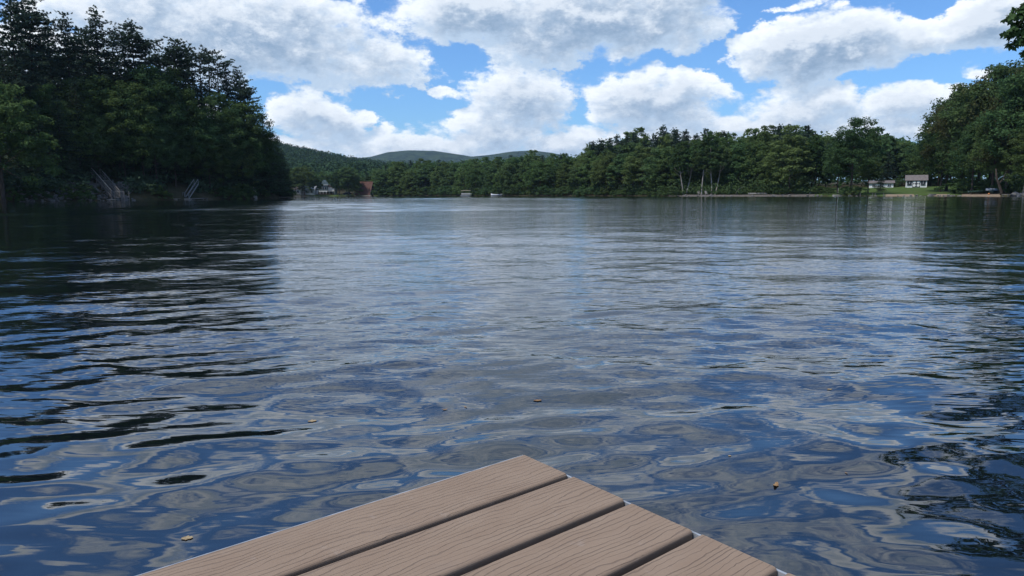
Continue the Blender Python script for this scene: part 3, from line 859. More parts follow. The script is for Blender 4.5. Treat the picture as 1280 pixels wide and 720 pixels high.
    for px, b, ty, k, w in ((1182, 18, 152, 2, .8), (1192, 26, 120, 0, 1.0), (1212, 30, 105, 2, 1.0), (1234, 20, 96, 2, 1.05), (1205, 14, 165, 1, .95), (1222, 9, 150, 0, .9), (1250, 24, 84, 0, 1.0), (1248, 10, 140, 1, 1.0), (1268, 12, 118, 2, 1.0), (1275, 28, 78, 2, 1.0), (1300, 14, 70, 0, 1.0), (1330, 20, 62, 2, 1.0), (1370, 12, 60, 0, 1.0), (1296, 6, 150, 1, 1.0)):
        tree_px('broadleaf_tree', 'broad%d' % k, px, b, ty, 'big spreading broadleaf tree ' + ('between the lawn and the sandy beach' if px < 1200 else 'above the dark green canoe' if px < 1240 else 'behind the boulder heap' if px < 1285 else 'beyond the leaning lamp post'), 'tree', GR, rng=R, wide=w)
    for i in range(11):
        px = 1196 + i * 10
        tree_px('bush', 'bush%d' % (i % 3), px, 9 + R.uniform(0, 4), R.uniform(222, 231), 'dark bush under the big trees above the sandy beach', 'bush', 'bushes above the sandy beach', rng=R, wide=1.3)


build_far_shore()


def build_woods():
    """the wooded hillside and the forest behind the first rows: read as one mass"""
    rng = np.random.default_rng(9)
    def crowns(n, x, y, r, h, per, leaf):
        z = ground(x, y)
        q = unit(rng.normal(size=(n, per, 3)) + np.array([0, -.25, .45]))
        lump = rng.uniform(.75, 1.1, (n, per, 1))
        C = np.stack([x, y, z + h * .55], 1)[:, None] + q * lump * np.stack([r, r, h * .5], 1)[:, None]
        Nn = unit(q + rng.normal(size=q.shape) * .45)
        return leaves(C.reshape(-1, 3), Nn.reshape(-1, 3), leaf, .75, rng)
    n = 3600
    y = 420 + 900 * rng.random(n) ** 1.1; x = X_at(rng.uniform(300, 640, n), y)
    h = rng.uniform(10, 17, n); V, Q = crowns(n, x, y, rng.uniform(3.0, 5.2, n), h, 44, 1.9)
    tag(obj('hillside_forest', mesh_np('hillside_forest', V, Q, LEAF_HILL_SHADED)), 'dense green forest covering the low hill behind the cove', 'forest', kind='stuff')
    n = 1700
    px = rng.uniform(380, 1400, n); y = np.array([shore_y(p) for p in px]) + 50 + 90 * rng.random(n); x = X_at(px, y)
    top = np.array([242 - (242 - sky_y(p)) * .93 for p in px])
    h = np.minimum(np.maximum(H + (242 - .0045 * (px - 640) - top) / F * y - ground(x, y), 3), 17) * rng.uniform(.8, 1, n)
    ok = ~((px > 1085) & (px < 1195) & (y < 215)); n = int(ok.sum())
    V, Q = crowns(n, x[ok], y[ok], rng.uniform(3.0, 4.6, n), h[ok], 44, 1.35)
    tag(obj('background_forest', mesh_np('background_forest', V, Q, LEAF)), 'mass of green woodland filling in behind the far shore trees', 'forest', kind='stuff')

    def undergrowth(name, label, px0, px1, b0, b1, n, hmax, mat=LEAF):
        px = rng.uniform(px0, px1, n); y = np.array([shore_y(p) for p in px]) + b0 + (b1 - b0) * rng.random(n) ** 1.3; x = X_at(px, y)
        ok = (shore_dist(x, y) > .3) & ~((px > 116) & (px < 163) & (y < 122)) & ~((px > 214) & (px < 246) & (y < 129))
        x, y = x[ok], y[ok]; m = len(x); h = rng.uniform(.3, 1, m) ** 1.5 * hmax
        V, Q = crowns(m, x, y, h * rng.uniform(.6, 1.1, m), h, 26, .42)
        tag(obj(name, mesh_np(name, V, Q, mat)), label, 'undergrowth', kind='stuff')
    undergrowth('undergrowth', 'ferns and saplings under the trees of the steep bank', -60, 362, 1.2, 26, 1500, 2.4, NEEDLE_B)
    undergrowth('undergrowth', 'saplings and brush under the trees of the far shore', 474, 1010, 3, 34, 2000, 4.2)
    undergrowth('undergrowth', 'brush under the big trees above the sandy beach', 1190, 1420, 8, 45, 700, 3.2)


STAIR = (X_at(146, 113), 113)
build_woods()


# ------------------------------------------------------------------ things along the shores
WOOD_GREY = varied('weathered_grey_wood', (.17, .16, .15), (.11, .10, .095), 3.0, .9, .15, .01, 20.0, (1, 6, 6))
WOOD_PALE = varied('pale_sunbleached_wood', (.30, .28, .25), (.21, .195, .175), 3.0, .85, .15, .01, 20.0, (1, 6, 6))
WOOD_RED = varied('red_brown_stain', (.11, .052, .038), (.08, .040, .030), 1.2, .8, .2, .02, 9.0, (1, 1, 4))
WHITE = varied('white_paint', (.78, .79, .80), (.68, .69, .70), 1.5, .6, .3)
CREAM = varied('cream_paint', (.55, .52, .46), (.46, .44, .39), 1.5, .6, .3)
TEAL = varied('grey_green_shingle', (.17, .22, .23), (.12, .165, .175), 2.0, .85, .2)
ROOF = varied('grey_brown_shingle', (.175, .150, .145), (.120, .105, .102), 3.0, .9, .15, .01, 12.0)
ROOF_RED = varied('red_brown_shingle', (.120, .060, .046), (.085, .045, .036), 1.6, .9, .15, .02, 9.0)
DARK = varied('dark_trim', (.030, .034, .040), (.020, .022, .026), 2.0, .6, .3)
STONE = varied('grey_stone', (.20, .19, .18), (.11, .105, .10), 1.8, .95, .1, .04, 5.0)
CONC = varied('pale_concrete', (.30, .285, .26), (.21, .20, .18), 2.0, .9, .1, .01, 9.0)
METAL = varied('bare_aluminium', (.24, .25, .26), (.17, .18, .19), 8.0, .5, .4, metallic=.2)
TARP = varied('blue_grey_tarp', (.16, .20, .25), (.24, .27, .31), 2.0, .6, .3, .04, 4.0)
GREEN_HULL = varied('dark_green_hull', (.020, .045, .035), (.028, .055, .044), 2.0, .4, .4)
ORANGE = varied('orange_plastic', (.55, .20, .06), (.48, .17, .05), 4.0, .5, .4)
TAN = varied('tan_canvas', (.50, .40, .26), (.42, .34, .22), 2.0, .8, .2)
GLASS, _n, _b = principled('window_glass', (.03, .04, .05), .06, .5)
RUBBER = varied('black_rubber', (.015, .015, .016), (.022, .022, .023), 6.0, .8, .2)
LEAF_DRY = varied('dry_brown_leaf', (.30, .19, .09), (.20, .11, .05), 60.0, .7, .2)
LEAF_TAN = varied('bleached_leaf', (.36, .28, .17), (.24, .17, .09), 60.0, .7, .2)


def at(px, back):
    Y = shore_y(px) + back; return Vector((X_at(px, Y), Y, gz(X_at(px, Y), Y)))


def on_water(px, dist): return Vector((X_at(px, dist), dist, 0.0))


def build_left_shore():
    # staircase down the bank
    b = Vector((X_at(150, 112.0), 112.0, .55)); t = Vector((X_at(127.5, 117.5), 117.5, 4.35))
    st = thing('staircase', 'weathered grey wooden staircase with handrails climbing the rocky bank', 'staircase', (b.x, b.y, 0))
    d = t - b; run = Vector((d.x, d.y, 0)); h = run.normalized(); sd = Vector((-h.y, h.x, 0)); b0 = Vector((0, 0, b.z)); W = .6
    for s in (-1, 1): MB().beam(b0 + sd * s * W, b0 + d + sd * s * W, .08, .28).build('stringer', WOOD_GREY, st)
    n = 20
    tm = MB().box((0, 0, 0), (.27, 2 * W - .06, .045)).mesh('tread', WOOD_GREY)
    for i in range(n):
        o = obj('tread', tm, st, b0 + d * ((i + .6) / n) + Vector((0, 0, .10))); o.rotation_euler.z = math.atan2(h.y, h.x)
    for s in (-1, 1):
        MB().beam(b0 + sd * s * W + Vector((0, 0, 1.05)), b0 + d + sd * s * W + Vector((0, 0, 1.05)), .09, .09).build('handrail', WOOD_PALE if s > 0 else WOOD_GREY, st)
        MB().beam(b0 + sd * s * W + Vector((0, 0, .6)), b0 + d + sd * s * W + Vector((0, 0, .6)), .05, .07).build('middle_rail', WOOD_GREY, st)
        for k in range(5):
            p = b0 + d * (k / 4) + sd * s * (W + .05); MB().beam(p + Vector((0, 0, -.5)), p + Vector((0, 0, 1.1)), .1, .1).build('post', WOOD_GREY, st)
    def fenced(name, c, w, dp, parent):
        pl = MB().box(c, (w, dp, .1)).build(name, WOOD_GREY, parent)
        MB().box(c + Vector((0, -dp / 2, .97)), (w, .07, .07)).build('rail', WOOD_PALE, pl)
        pk = MB().box((0, 0, 0), (.05, .03, .86)).mesh('picket', WOOD_GREY)
        for k in range(8): obj('picket', pk, pl, c + Vector((-w / 2 + .08 + k * (w - .16) / 7, -dp / 2, .48)))
        for sx in (-1, 1):
            for sy in (-1, 1): MB().beam(c + Vector((sx * w / 2, sy * dp / 2, -1.3)), c + Vector((sx * w / 2, sy * dp / 2, 1.02)), .1, .1).build('post', WOOD_GREY, pl)
    fenced('lower_landing', Vector((.85, .2, .5)), 1.5, 1.4, st)
    fenced('upper_landing', Vector((X_at(141, 116) - b.x, 116 - b.y, 2.35)), 1.2, 1.0, st)
    o = MB().box((0, 0, .16), (1.5, 1.2, .14)).build('step_platform', WOOD_PALE); place(o, (X_at(146.5, 111.4), 111.4, 0)); tag(o, 'low pale plank platform at the foot of the grey staircase', 'platform')
    # loose stones of the bank
    rng = np.random.default_rng(4)
    m = MB(); n = 620
    px = rng.uniform(30, 172, n); back = rng.uniform(-.6, 5.5, n) ** 1.0
    for p, k in zip(px, back):
        c = at(p, k); r = rng.uniform(.10, .42)
        if rng.random() < .5 and p < 70: continue
        R = Matrix.Rotation(rng.uniform(0, 6), 3, 'Z') @ Matrix.Rotation(rng.uniform(-.6, .6), 3, 'X')
        vs = []
        for ring, (zz, rr) in enumerate(((-.6, .7), (.0, 1.0), (.55, .65))):
            for j in range(5):
                q = j * 1.2566 + ring * .5; f = rng.uniform(.75, 1.15)
                vs.append(c + Vector((0, 0, r * .25)) + R @ Vector((math.cos(q) * rr * r * f * 1.2, math.sin(q) * rr * r * f, zz * r * .8)))
        fs = [(4, 3, 2, 1, 0), (10, 11, 12, 13, 14)] + [(a * 5 + j, a * 5 + (j + 1) % 5, a * 5 + 5 + (j + 1) % 5, a * 5 + 5 + j) for a in (0, 1) for j in range(5)]
        m.add(vs, fs)
    tag(m.build('rubble', STONE), 'loose grey stones covering the bank round the staircase', 'rubble', kind='stuff')
    # docks and metal steps further along
    def low_dock(px0, px1, dist, mat, label, dp=1.6, z=.22):
        c = on_water((px0 + px1) / 2, dist); w = (px1 - px0) / F * dist
        k = thing('shore_dock', label, 'dock', (c.x, c.y, 0))
        nb = max(4, int(w / .3)); pm = MB().box((0, 0, 0), (w / nb - .015, dp, .05)).mesh('plank', mat)
        for i in range(nb): obj('plank', pm, k, (-w / 2 + (i + .5) * w / nb, 0, z))
        MB().box((0, -dp / 2 + .03, z - .10), (w, .05, .14)).build('fascia', mat, k); MB().box((0, dp / 2 - .03, z - .10), (w, .05, .14)).build('fascia', mat, k)
        for sx in (-1, 1):
            for sy in (-1, 1): MB().beam((sx * w * .45, sy * dp * .4, z), (sx * w * .45, sy * dp * .4, -1.6), .1, .1).build('leg', WOOD_GREY, k)
        return k
    low_dock(217.5, 228, 123.5, WOOD_PALE, 'small pale plank dock beside the metal bank steps')
    low_dock(236.5, 245.5, 124.5, WOOD_PALE, 'pale plank dock at the foot of the metal bank steps')
    low_dock(245.8, 261, 126, WOOD_GREY, 'long dark plank dock tied to the pale one below the steps', z=.3)
    c = on_water(235, 125.2)
    s = thing('metal_steps', 'steep pale metal steps with two handrails rising from the bank dock', 'steps', (c.x, c.y, 0))
    tp = Vector((1.0, 1.9, 2.6))
    for k in (0, .75):
        o = Vector((k, 0, .25)); MB().beam(o, o + tp, .05, .16).build('stringer', METAL, s)
        MB().tube([o + Vector((0, 0, .1)), o + Vector((.02, 0, .9)), o + tp + Vector((0, 0, .85)), o + tp], .05, 6).build('handrail', METAL, s)
    sm = MB().box((0, 0, 0), (.72, .22, .04)).mesh('tread', METAL)
    for i in range(10): obj('tread', sm, s, Vector((.375, 0, .25)) + tp * ((i + .5) / 10) + Vector((0, 0, .09)))
    fr = MB()
    for q in ((-.35, .1), (.1, .1)): fr.beam((q[0], q[1], -.4), (q[0], q[1], 1.35), .09, .09)
    fr.beam((-.4, .1, 1.3), (.15, .1, 1.3), .1, .1); fr.build('gate_frame', WOOD_GREY, s)
    # snag
    c = at(322, .3); sg = thing('dead_snag', 'broken pale grey tree stump standing at the foot of the wooded point', 'stump', c - Vector((0, 0, .3)))
    MB().tube([(0, 0, -.4), (0, 0, .4), (.05, 0, 1.2), (.08, .02, 1.9)], [.55, .44, .34, .22], 9).tube([(-.1, 0, 1.1), (-.18, 0, 2.0), (-.16, 0, 2.5)], [.2, .12, .03], 6).tube([(.1, 0, 1.5), (.2, .05, 2.1)], [.16, .03], 6).build('trunk', WOOD_PALE, sg, True)
    MB().tube([(-.3, 0, .1), (-.9, -.2, .05), (-1.3, -.3, -.1)], [.16, .1, .04], 6).build('root', WOOD_PALE, sg, True)
    # dock at the tip
    low_dock(352, 366, 152, WOOD_GREY, 'dark plank dock at the very tip of the wooded point', z=.35)


build_left_shore()


def house(name, label, loc, rz, w, d, h, rise, wall_m, roof_m, windows, doors=(), porch=None, over=.35, cat='house', chimney=False):
    """gabled house, ridge along local x, front towards -y; windows as (x, z, w, h)"""
    hs = thing(name, label, cat, loc, rz)
    m = MB()
    m.prism([(-d / 2, -.6), (d / 2, -.6), (d / 2, h), (0, h + rise), (-d / 2, h)], -w / 2, w / 2)
    m.v = [(y, x, z) for x, y, z in m.v]; m.f = [tuple(reversed(f)) for f in m.f]
    m.build('wall', wall_m, hs)
    for s in (-1, 1):
        e = Vector((0, s * (d / 2 + over), h - over * rise / (d / 2))); r = Vector((0, 0, h + rise + .05))
        a = MB(); n = Vector((0, s * rise, d / 2)).normalized() * .09
        L = w / 2 + over
        vs = [Vector((sx * L, 0, 0)) + p + q for sx in (-1, 1) for p in (e, r) for q in (Vector(), n)]
        a.add(vs, [(0, 1, 3, 2), (4, 6, 7, 5), (0, 4, 5, 1), (2, 3, 7, 6), (0, 2, 6, 4), (1, 5, 7, 3)]); a.build('roof', roof_m, hs)
    for x, z, ww, hh in windows:
        f = MB().box((x, -d / 2 - .03, z), (ww + .16, .06, hh + .16)).build('window', WHITE, hs)
        MB().box((x, -d / 2 - .055, z), (ww, .03, hh)).build('pane', GLASS, f)
        MB().box((x, -d / 2 - .075, z), (.05, .02, hh)).build('mullion', WHITE, f)
    for x, ww, hh, mt in doors:
        f = MB().box((x, -d / 2 - .03, hh / 2), (ww, .07, hh)).build('door', mt, hs); MB().box((x + ww * .35, -d / 2 - .08, hh * .5), (.06, .04, .14)).build('handle', DARK, f)
    if chimney: MB().box((w * .25, .3, h + rise), (.7, .7, 1.6)).build('chimney', STONE, hs)
    return hs


def build_cove_houses():
    c = at(371, 14); house('lake_house', 'low pale house with red-brown deck rail at the end of the cove', c, .1, 7.5, 6, 2.8, 1.6, CREAM, ROOF, [(-2.5, 1.6, 1.2, 1.3), (0, 1.6, 1.2, 1.3), (2.4, 1.6, 1.2, 1.3)])
    d = at(374, 5); k = thing('deck', 'red-brown railed deck in front of the low pale house', 'deck', d, .05)
    MB().box((0, 0, .5), (9, 3, .15)).build('floor', WOOD_RED, k); MB().box((0, -1.45, 1.45), (9, .08, .1)).build('rail', WOOD_RED, k)
    bm = MB().box((0, 0, 0), (.08, .05, .85)).mesh('baluster', WOOD_RED)
    for i in range(22): obj('baluster', bm, k, (-4.4 + i * 8.8 / 21, -1.45, 1.0))
    for x in (-4.3, -1.4, 1.4, 4.3): MB().beam((x, -1.3, -.7), (x, -1.3, .45), .15, .15).build('post', WOOD_RED, k)
    c = at(391.5, 16); house('white_house', 'bright white gabled house half hidden by the lakeside trees', c, .0, 5.6, 7, 2.9, 1.5, WHITE, WHITE, [(-1.4, 1.6, .8, 1.1), (1.5, 1.6, .8, 1.1)])
    # house with the pointed middle
    c = at(411, 15)
    h = thing('gabled_house', 'white lakeside house with pointed grey-green middle gable and dark porch', 'house', c, 0)
    MB().box((0, 1.5, 1.6), (8.8, 6, 4.4)).build('wall', WHITE, h)
    mid = MB().box((-.8, -1.9, 3.2), (4.0, 2.4, 3.4)).build('gable_bay', TEAL, h)
    g = MB().prism([(-3.3, 4.9), (1.7, 4.9), (-.8, 7.4)], -3.4, 2.5); g.build('roof', TEAL, h)
    MB().box((-.8, -3.42, 4.92), (5.2, .12, .22)).build('eave_board', WHITE, h)
    MB().box((-.8, -3.14, 1.75), (4.3, .12, .5)).build('balcony_band', WHITE, mid)
    for x in (-2.0, -.8, .4): f = MB().box((x, -3.14, 3.3), (1.0, .08, 1.5)).build('window', WHITE, h); MB().box((x, -3.2, 3.3), (.82, .06, 1.3)).build('pane', GLASS, f)
    MB().prism([(-4.8, 3.8), (4.8, 3.8), (4.3, 4.7), (-4.3, 4.7)], -1.9, 4.8).build('wing_roof', ROOF, h)
    MB().box((.2, -2.6, .35), (8.6, 2.4, .2)).build('porch_floor', WOOD_RED, h)
    for x in (-4.0, -2.4, -.8, .8, 2.4, 4.2): MB().beam((x, -3.6, .3), (x, -3.6, 1.7), .18, .18).build('porch_column', WHITE, h)
    MB().box((.2, -1.45, .95), (8.2, .1, 1.3)).build('porch_shade_panel', DARK, h)  # solid dark panel standing in for the shade inside the porch
    MB().box((2.9, -3.3, 1.85), (3.4, 1.6, .2)).build('porch_roof', CREAM, h)
    # A-frame
    c = at(459.5, 9); Ht, w, L = 7.0, 6.6, 8.6
    a = thing('a_frame_cabin', 'red-brown A-frame cabin at the water edge with steep shingled roof', 'cabin', c - Vector((0, 0, .15)), math.radians(64))
    for s in (-1, 1):
        vs = [(s * w / 2, -L / 2 - .7, -.3), (s * w / 2, L / 2, -.3), (0, L / 2, Ht), (0, -L / 2 - .7, Ht)]
        vs += [(x - s * .18, y, z - .05) for x, y, z in vs]
        MB().add(vs, [(0, 1, 2, 3), (7, 6, 5, 4), (0, 4, 5, 1), (1, 5, 6, 2), (2, 6, 7, 3), (3, 7, 4, 0)]).build('roof', ROOF_RED, a)
    fr = MB().prism([(-w / 2 + .25, -.3), (w / 2 - .25, -.3), (0, Ht - .4)], -L / 2, L / 2 - .1).build('gable_wall', WOOD_RED, a)
    for x, z, ww, hh in ((-.0, 4.2, 1.2, 1.1), (-1.2, 1.2, 1.0, 1.5), (1.3, 1.2, 1.2, 1.5)):
        f = MB().box((x, -L / 2 - .04, z), (ww + .2, .06, hh + .2)).build('window', DARK if z < 3 else WHITE, a); MB().box((x, -L / 2 - .08, z), (ww, .05, hh)).build('pane', GLASS, f)
    MB().box((0, -L / 2 - .5, 2.75), (3.6, .9, .14)).build('balcony', WOOD_RED, a); MB().box((0, -L / 2 - .93, 3.3), (3.4, .07, .09)).build('balcony_rail', CREAM, a)
    for s in (-1, 1): MB().beam((s * w / 2, -L / 2 - .74, -.3), (0, -L / 2 - .74, Ht), .12, .35).build('barge_board', DARK, a)
    MB().box((0, -L / 2 - .12, .9), (.95, .1, 1.9)).build('door', WOOD_PALE, a)
    # car
    c = at(436.5, 8); k = thing('parked_car', 'dark car with pale roof parked between house and A-frame cabin', 'car', c, .35)
    pf = [(-2.1, .35), (-2.15, .8), (-1.5, .95), (-.9, 1.42), (.9, 1.45), (1.6, .98), (2.1, .85), (2.15, .35)]
    MB().prism([p for p in pf[:3]] + [(1.6, .98)] + pf[6:], -.85, .85).build('body', DARK, k)
    MB().prism([(-1.5, .95), (-.9, 1.40), (.9, 1.43), (1.6, .98)], -.76, .76).build('cabin', GLASS, k)
    MB().box((0, 0, 1.46), (1.8, 1.4, .05)).build('roof', WHITE, k)
    for x in (-1.3, 1.35):
        for s in (-1, 1): wh = MB().tube([(x, s * .68, .33), (x, s * .88, .33)], .33, 14).build('wheel', RUBBER, k, False); MB().tube([(x, s * .88, .33), (x, s * .90, .33)], .2, 12).build('rim', METAL, wh)
    for s in (-1, 1): MB().box((-2.14, s * .6, .7), (.06, .3, .14)).build('headlight', WHITE, k)


build_cove_houses()


def hull(L, w, h, n=13, flip=False, sheer=.25, bow=1.0, stern=1.0):
    """open boat shell with thickness; stern or bow value of 1 is pointed, 0 is square"""
    m = MB(); secs = []
    for i in range(n):
        t = -1 + 2 * i / (n - 1); k = bow if t > 0 else stern
        f = (1 - abs(t) ** 2.2) * k + (1 - k) * (1 - .25 * abs(t) ** 3)
        ww = max(w / 2 * f, .02); zz = h + sheer * t * t
        secs.append([(t * L / 2, y * ww, z) for y, z in ((-1, zz), (-.93, h * .45), (-.6, h * .1), (0, .0), (.6, h * .1), (.93, h * .45), (1, zz), (.88, zz), (.8, h * .5), (.5, h * .2), (0, h * .12), (-.5, h * .2), (-.8, h * .5), (-.88, zz))])
    for s in secs: m.v += s
    k = 14
    for i in range(n - 1):
        for j in range(k): m.f.append((i * k + j, i * k + (j + 1) % k, (i + 1) * k + (j + 1) % k, (i + 1) * k + j))
    m.f.append(tuple(range(k))); m.f.append(tuple((n - 1) * k + j for j in reversed(range(k))))
    if flip: m.v = [(x, -y, h + .3 - z) for x, y, z in m.v]
    return m


def build_boats():
    c = on_water(584, 301); b = thing('pontoon_boat', 'pontoon boat with tan canopy moored at the far wooded shore', 'boat', c, .12)
    for s in (-1, 1): MB().tube([(-2.5, s * .85, .05), (2.1, s * .85, .05), (2.6, s * .85, .2)], [.3, .3, .06], 10).build('pontoon', METAL, b, True)
    MB().box((0, 0, .42), (5.0, 2.3, .12)).build('deck', WOOD_GREY, b)
    for s in (-1, 1): MB().box((.1, s * 1.1, .85), (4.4, .05, .65)).build('side_panel', CREAM, b)
    MB().box((2.2, 0, .85), (.05, 2.0, .65)).build('front_panel', CREAM, b)
    for x in (-1.9, 1.3):
        for s in (-1, 1): MB().tube([(x, s * 1.05, .5), (x + .1, s * 1.0, 2.15)], .03, 6).build('canopy_post', METAL, b)
    MB().prism([(-2.4, 2.1), (1.9, 2.15), (1.6, 2.35), (0, 2.45), (-2.0, 2.32)], -1.15, 1.15).build('canopy', TAN, b)
    MB().box((-1.2, .0, .8), (.6, 1.6, .6)).build('seat', CREAM, b)
    m = MB().box((-2.65, 0, .55), (.4, .4, .6)).build('motor', DARK, b); MB().beam((-2.7, 0, .3), (-2.7, 0, -.4), .12, .16).build('motor_leg', DARK, m)
    c = on_water(621.5, 281); b = thing('motorboat', 'small white motorboat moored under the far shore trees', 'boat', c, .05)
    hull(4.6, 1.7, .62, bow=1, stern=.15).build('hull', WHITE, b, True)
    MB().add([(.3, -.6, .75), (.3, .6, .75), (-.1, .5, 1.2), (-.1, -.5, 1.2), (.34, -.6, .75), (.34, .6, .75), (-.06, .5, 1.2), (-.06, -.5, 1.2)], [(0, 1, 2, 3), (7, 6, 5, 4), (0, 4, 5, 1), (1, 5, 6, 2), (2, 6, 7, 3), (3, 7, 4, 0)]).build('windscreen', GLASS, b)
    for x in (-1.2, -.2): MB().box((x, 0, .5), (.4, 1.2, .12)).build('seat', CREAM, b)
    MB().box((-2.35, 0, .75), (.35, .35, .6)).build('motor', DARK, b)
    k = thing('jetty', 'short grey plank jetty beside the small white motorboat', 'jetty', on_water(627.5, 281), 0)
    pm = MB().box((0, 0, 0), (.28, 3.0, .06)).mesh('plank', WOOD_PALE)
    for i in range(8): obj('plank', pm, k, (-1.1 + i * .3, .8, .42))
    for x in (-1.1, 1.0):
        for y in (-.5, 2.0): MB().beam((x, y, -1.5), (x, y, 1.0), .14, .14).build('post', WOOD_GREY, k)
    # canoes
    c = at(945, 3.2); b = thing('upturned_canoe', 'long pale canoe lying upside down on the gravel shore', 'canoe', c + Vector((0, 0, -.12)), -.25)
    hull(4.4, .8, .26, flip=True, sheer=.1).build('hull', CONC, b, True); MB().box((0, 0, .30), (.1, .7, .03)).build('thwart', WOOD_GREY, b)
    c = at(1218, 5.0); b = thing('beached_canoe', 'dark green canoe lying upside down above the sandy beach', 'canoe', c + Vector((0, 0, .1)), .18)
    hull(4.6, .9, .34, flip=True, sheer=.12).build('hull', GREEN_HULL, b, True); MB().box((0, 0, .24), (.1, .8, .04)).build('thwart', WOOD_GREY, b)
    b.rotation_euler = (0, -.06, .18)


build_boats()


def boulder(rng, r, seed):
    import bmesh
    from mathutils import noise
    bm = bmesh.new(); bmesh.ops.create_icosphere(bm, subdivisions=2, radius=1)
    for v in bm.verts:
        n = noise.noise(v.co * 1.3 + Vector((seed * 7.1, 0, 0))) * .45 + noise.noise(v.co * 3.1 + Vector((0, seed, 0))) * .15
        v.co *= (1 + n); v.co.z *= .68
    me = bpy.data.meshes.new('boulder'); bm.to_mesh(me); bm.free(); me.materials.append(STONE); return me


def build_right_shore():
    # the white shed
    Y = 190.0; x = X_at(1140.3, Y); c = Vector((x, Y, gz(x, Y)))
    w = 4.9; sh = thing('garden_shed', 'white garden shed with grey-brown roof, two windows and braced double doors on the lawn', 'shed', c, -.50)
    h, d, rise = 1.95, 3.4, 1.25
    m = MB().prism([(-d / 2, -.5), (d / 2, -.5), (d / 2, h), (0, h + rise), (-d / 2, h)], -w / 2, w / 2)
    m.v = [(q, p, z) for p, q, z in m.v]; m.build('wall', WHITE, sh)
    for s in (-1, 1):
        ov = .3; e = Vector((0, s * (d / 2 + ov), h - ov * rise / (d / 2))); r = Vector((0, 0, h + rise + .03)); n = Vector((0, s * rise, d / 2)).normalized() * .1
        vs = [Vector((sx * (w / 2 + .25), 0, 0)) + p + q for sx in (-1, 1) for p in (e, r) for q in (Vector(), n)]
        MB().add(vs, [(0, 1, 3, 2), (4, 6, 7, 5), (0, 4, 5, 1), (2, 3, 7, 6), (0, 2, 6, 4), (1, 5, 7, 3)]).build('roof', ROOF, sh)
    for sx in (-1, 1):
        f = MB().box((sx * 1.60, -d / 2 - .04, 1.28), (1.1, .08, .95)).build('window', DARK, sh)
        MB().box((sx * 1.60, -d / 2 - .07, 1.30), (.62, .06, .80)).build('pane', GLASS, f); MB().box((sx * 1.60, -d / 2 - .10, 1.30), (.05, .04, .80)).build('mullion', WHITE, f)
        MB().box((sx * 1.60, -d / 2 - .08, .66), (1.1, .16, .2)).build('flower_box', DARK, f)
        dr = MB().box((sx * .46, -d / 2 - .04, .92), (.86, .08, 1.82)).build('door', DARK, sh)
        for z in (.50, 1.36):
            o = MB(); pts = [(sx * .46 + .36 * math.cos(q), z + .38 * math.sin(q)) for q in [math.pi / 8 + k * math.pi / 4 for k in range(8)]]
            o.prism(pts, -d / 2 - .12, -d / 2 - .06); o.build('door_panel', WHITE, dr)
        MB().box((sx * (w / 2 - .06), -d / 2 - .05, .95), (.16, .1, 1.95)).build('corner_board', WHITE, sh)
    # white cottage behind the lawn tree
    Y = 197.0; x = X_at(1097, Y); house('white_cottage', 'long low white cottage half hidden under the lawn trees', (x, Y, gz(x, Y) - .25), -.46, 6.0, 4.2, 1.5, .6, WHITE, ROOF, [(-1.8, .8, .8, .7), (.2, .8, .8, .7), (2.0, .8, .8, .7)], cat='cottage')
    # stonework and blocks at the lawn's edge
    def block(px, back, s, mat, label, z=.0, cat='block'):
        c = at(px, back); m = MB().box((0, 0, s[2] / 2 - .3), (s[0], s[1], s[2] + .6))
        o = m.build('retaining_wall' if cat == 'wall' else 'landing_block', mat); place(o, (c.x, c.y, c.z + z), .04); tag(o, label, cat)
        mod = o.modifiers.new('bevel', 'BEVEL'); mod.width = .05; mod.segments = 2
    block(1043, .5, (1.6, .8, .2), CONC, 'pale concrete landing block at the edge of the lawn')
    block(1059, .5, (.45, .5, .2), CONC, 'short pale block beside the big lawn tree')
    block(1161.5, .2, (1.3, .6, .3), STONE, 'dark stone retaining wall where the lawn meets the water', cat='wall')
    block(900.5, -.3, (1.9, 1.0, .16), WOOD_PALE, 'flat pale landing slab at the edge of the gravel point')
    for i, px in enumerate((1072, 1087.5, 1090.5, 1101)):
        c = at(px, -1.6); o = MB().tube([(0, 0, -1.5), (.02, 0, .55)], [.09, .07], 8).tube([(.02, 0, .55), (.02, 0, .60)], .085, 8).build('mooring_post', WOOD_GREY); place(o, (c.x, c.y, 0)); tag(o, 'dark wooden mooring post standing in the water before the lawn', 'post', 'mooring posts before the lawn')
    c = at(1044, 14); o = MB().box((0, 0, .45), (.14, .14, 1.3)).box((0, 0, 1.12), (.2, .2, .05)).build('white_post', WHITE); place(o, c); tag(o, 'slim white post on the lawn behind the concrete landing block', 'post')
    c = at(1012, 7); o = thing('garden_bench', 'low white bench on the grass at the end of the gravel shore', 'bench', c, .1)
    MB().box((0, 0, .42), (1.3, .4, .06)).build('seat', WHITE, o); MB().box((0, .18, .75), (1.3, .05, .35)).build('backrest', WHITE, o)
    for s in (-.55, .55): MB().box((s, 0, .18), (.08, .38, .5)).build('leg', WHITE, o)
    for px, back in ((872.3, 2.6), (881.3, 2.2)):
        c = at(px, back); o = thing('lawn_chair', 'small pale wooden chair facing the lake on the gravel point', 'chair', c, .2, 'chairs on the gravel point')
        MB().box((0, 0, .32), (.55, .55, .05), rx=-.15).build('seat', WOOD_PALE, o); MB().box((0, .32, .68), (.55, .05, .8), rx=-.35).build('backrest', WOOD_PALE, o)
        for sx in (-.26, .26):
            MB().box((sx, -.2, .16), (.06, .07, .45)).build('leg', WOOD_PALE, o); MB().box((sx, .05, .52), (.1, .7, .04)).build('armrest', WOOD_PALE, o)
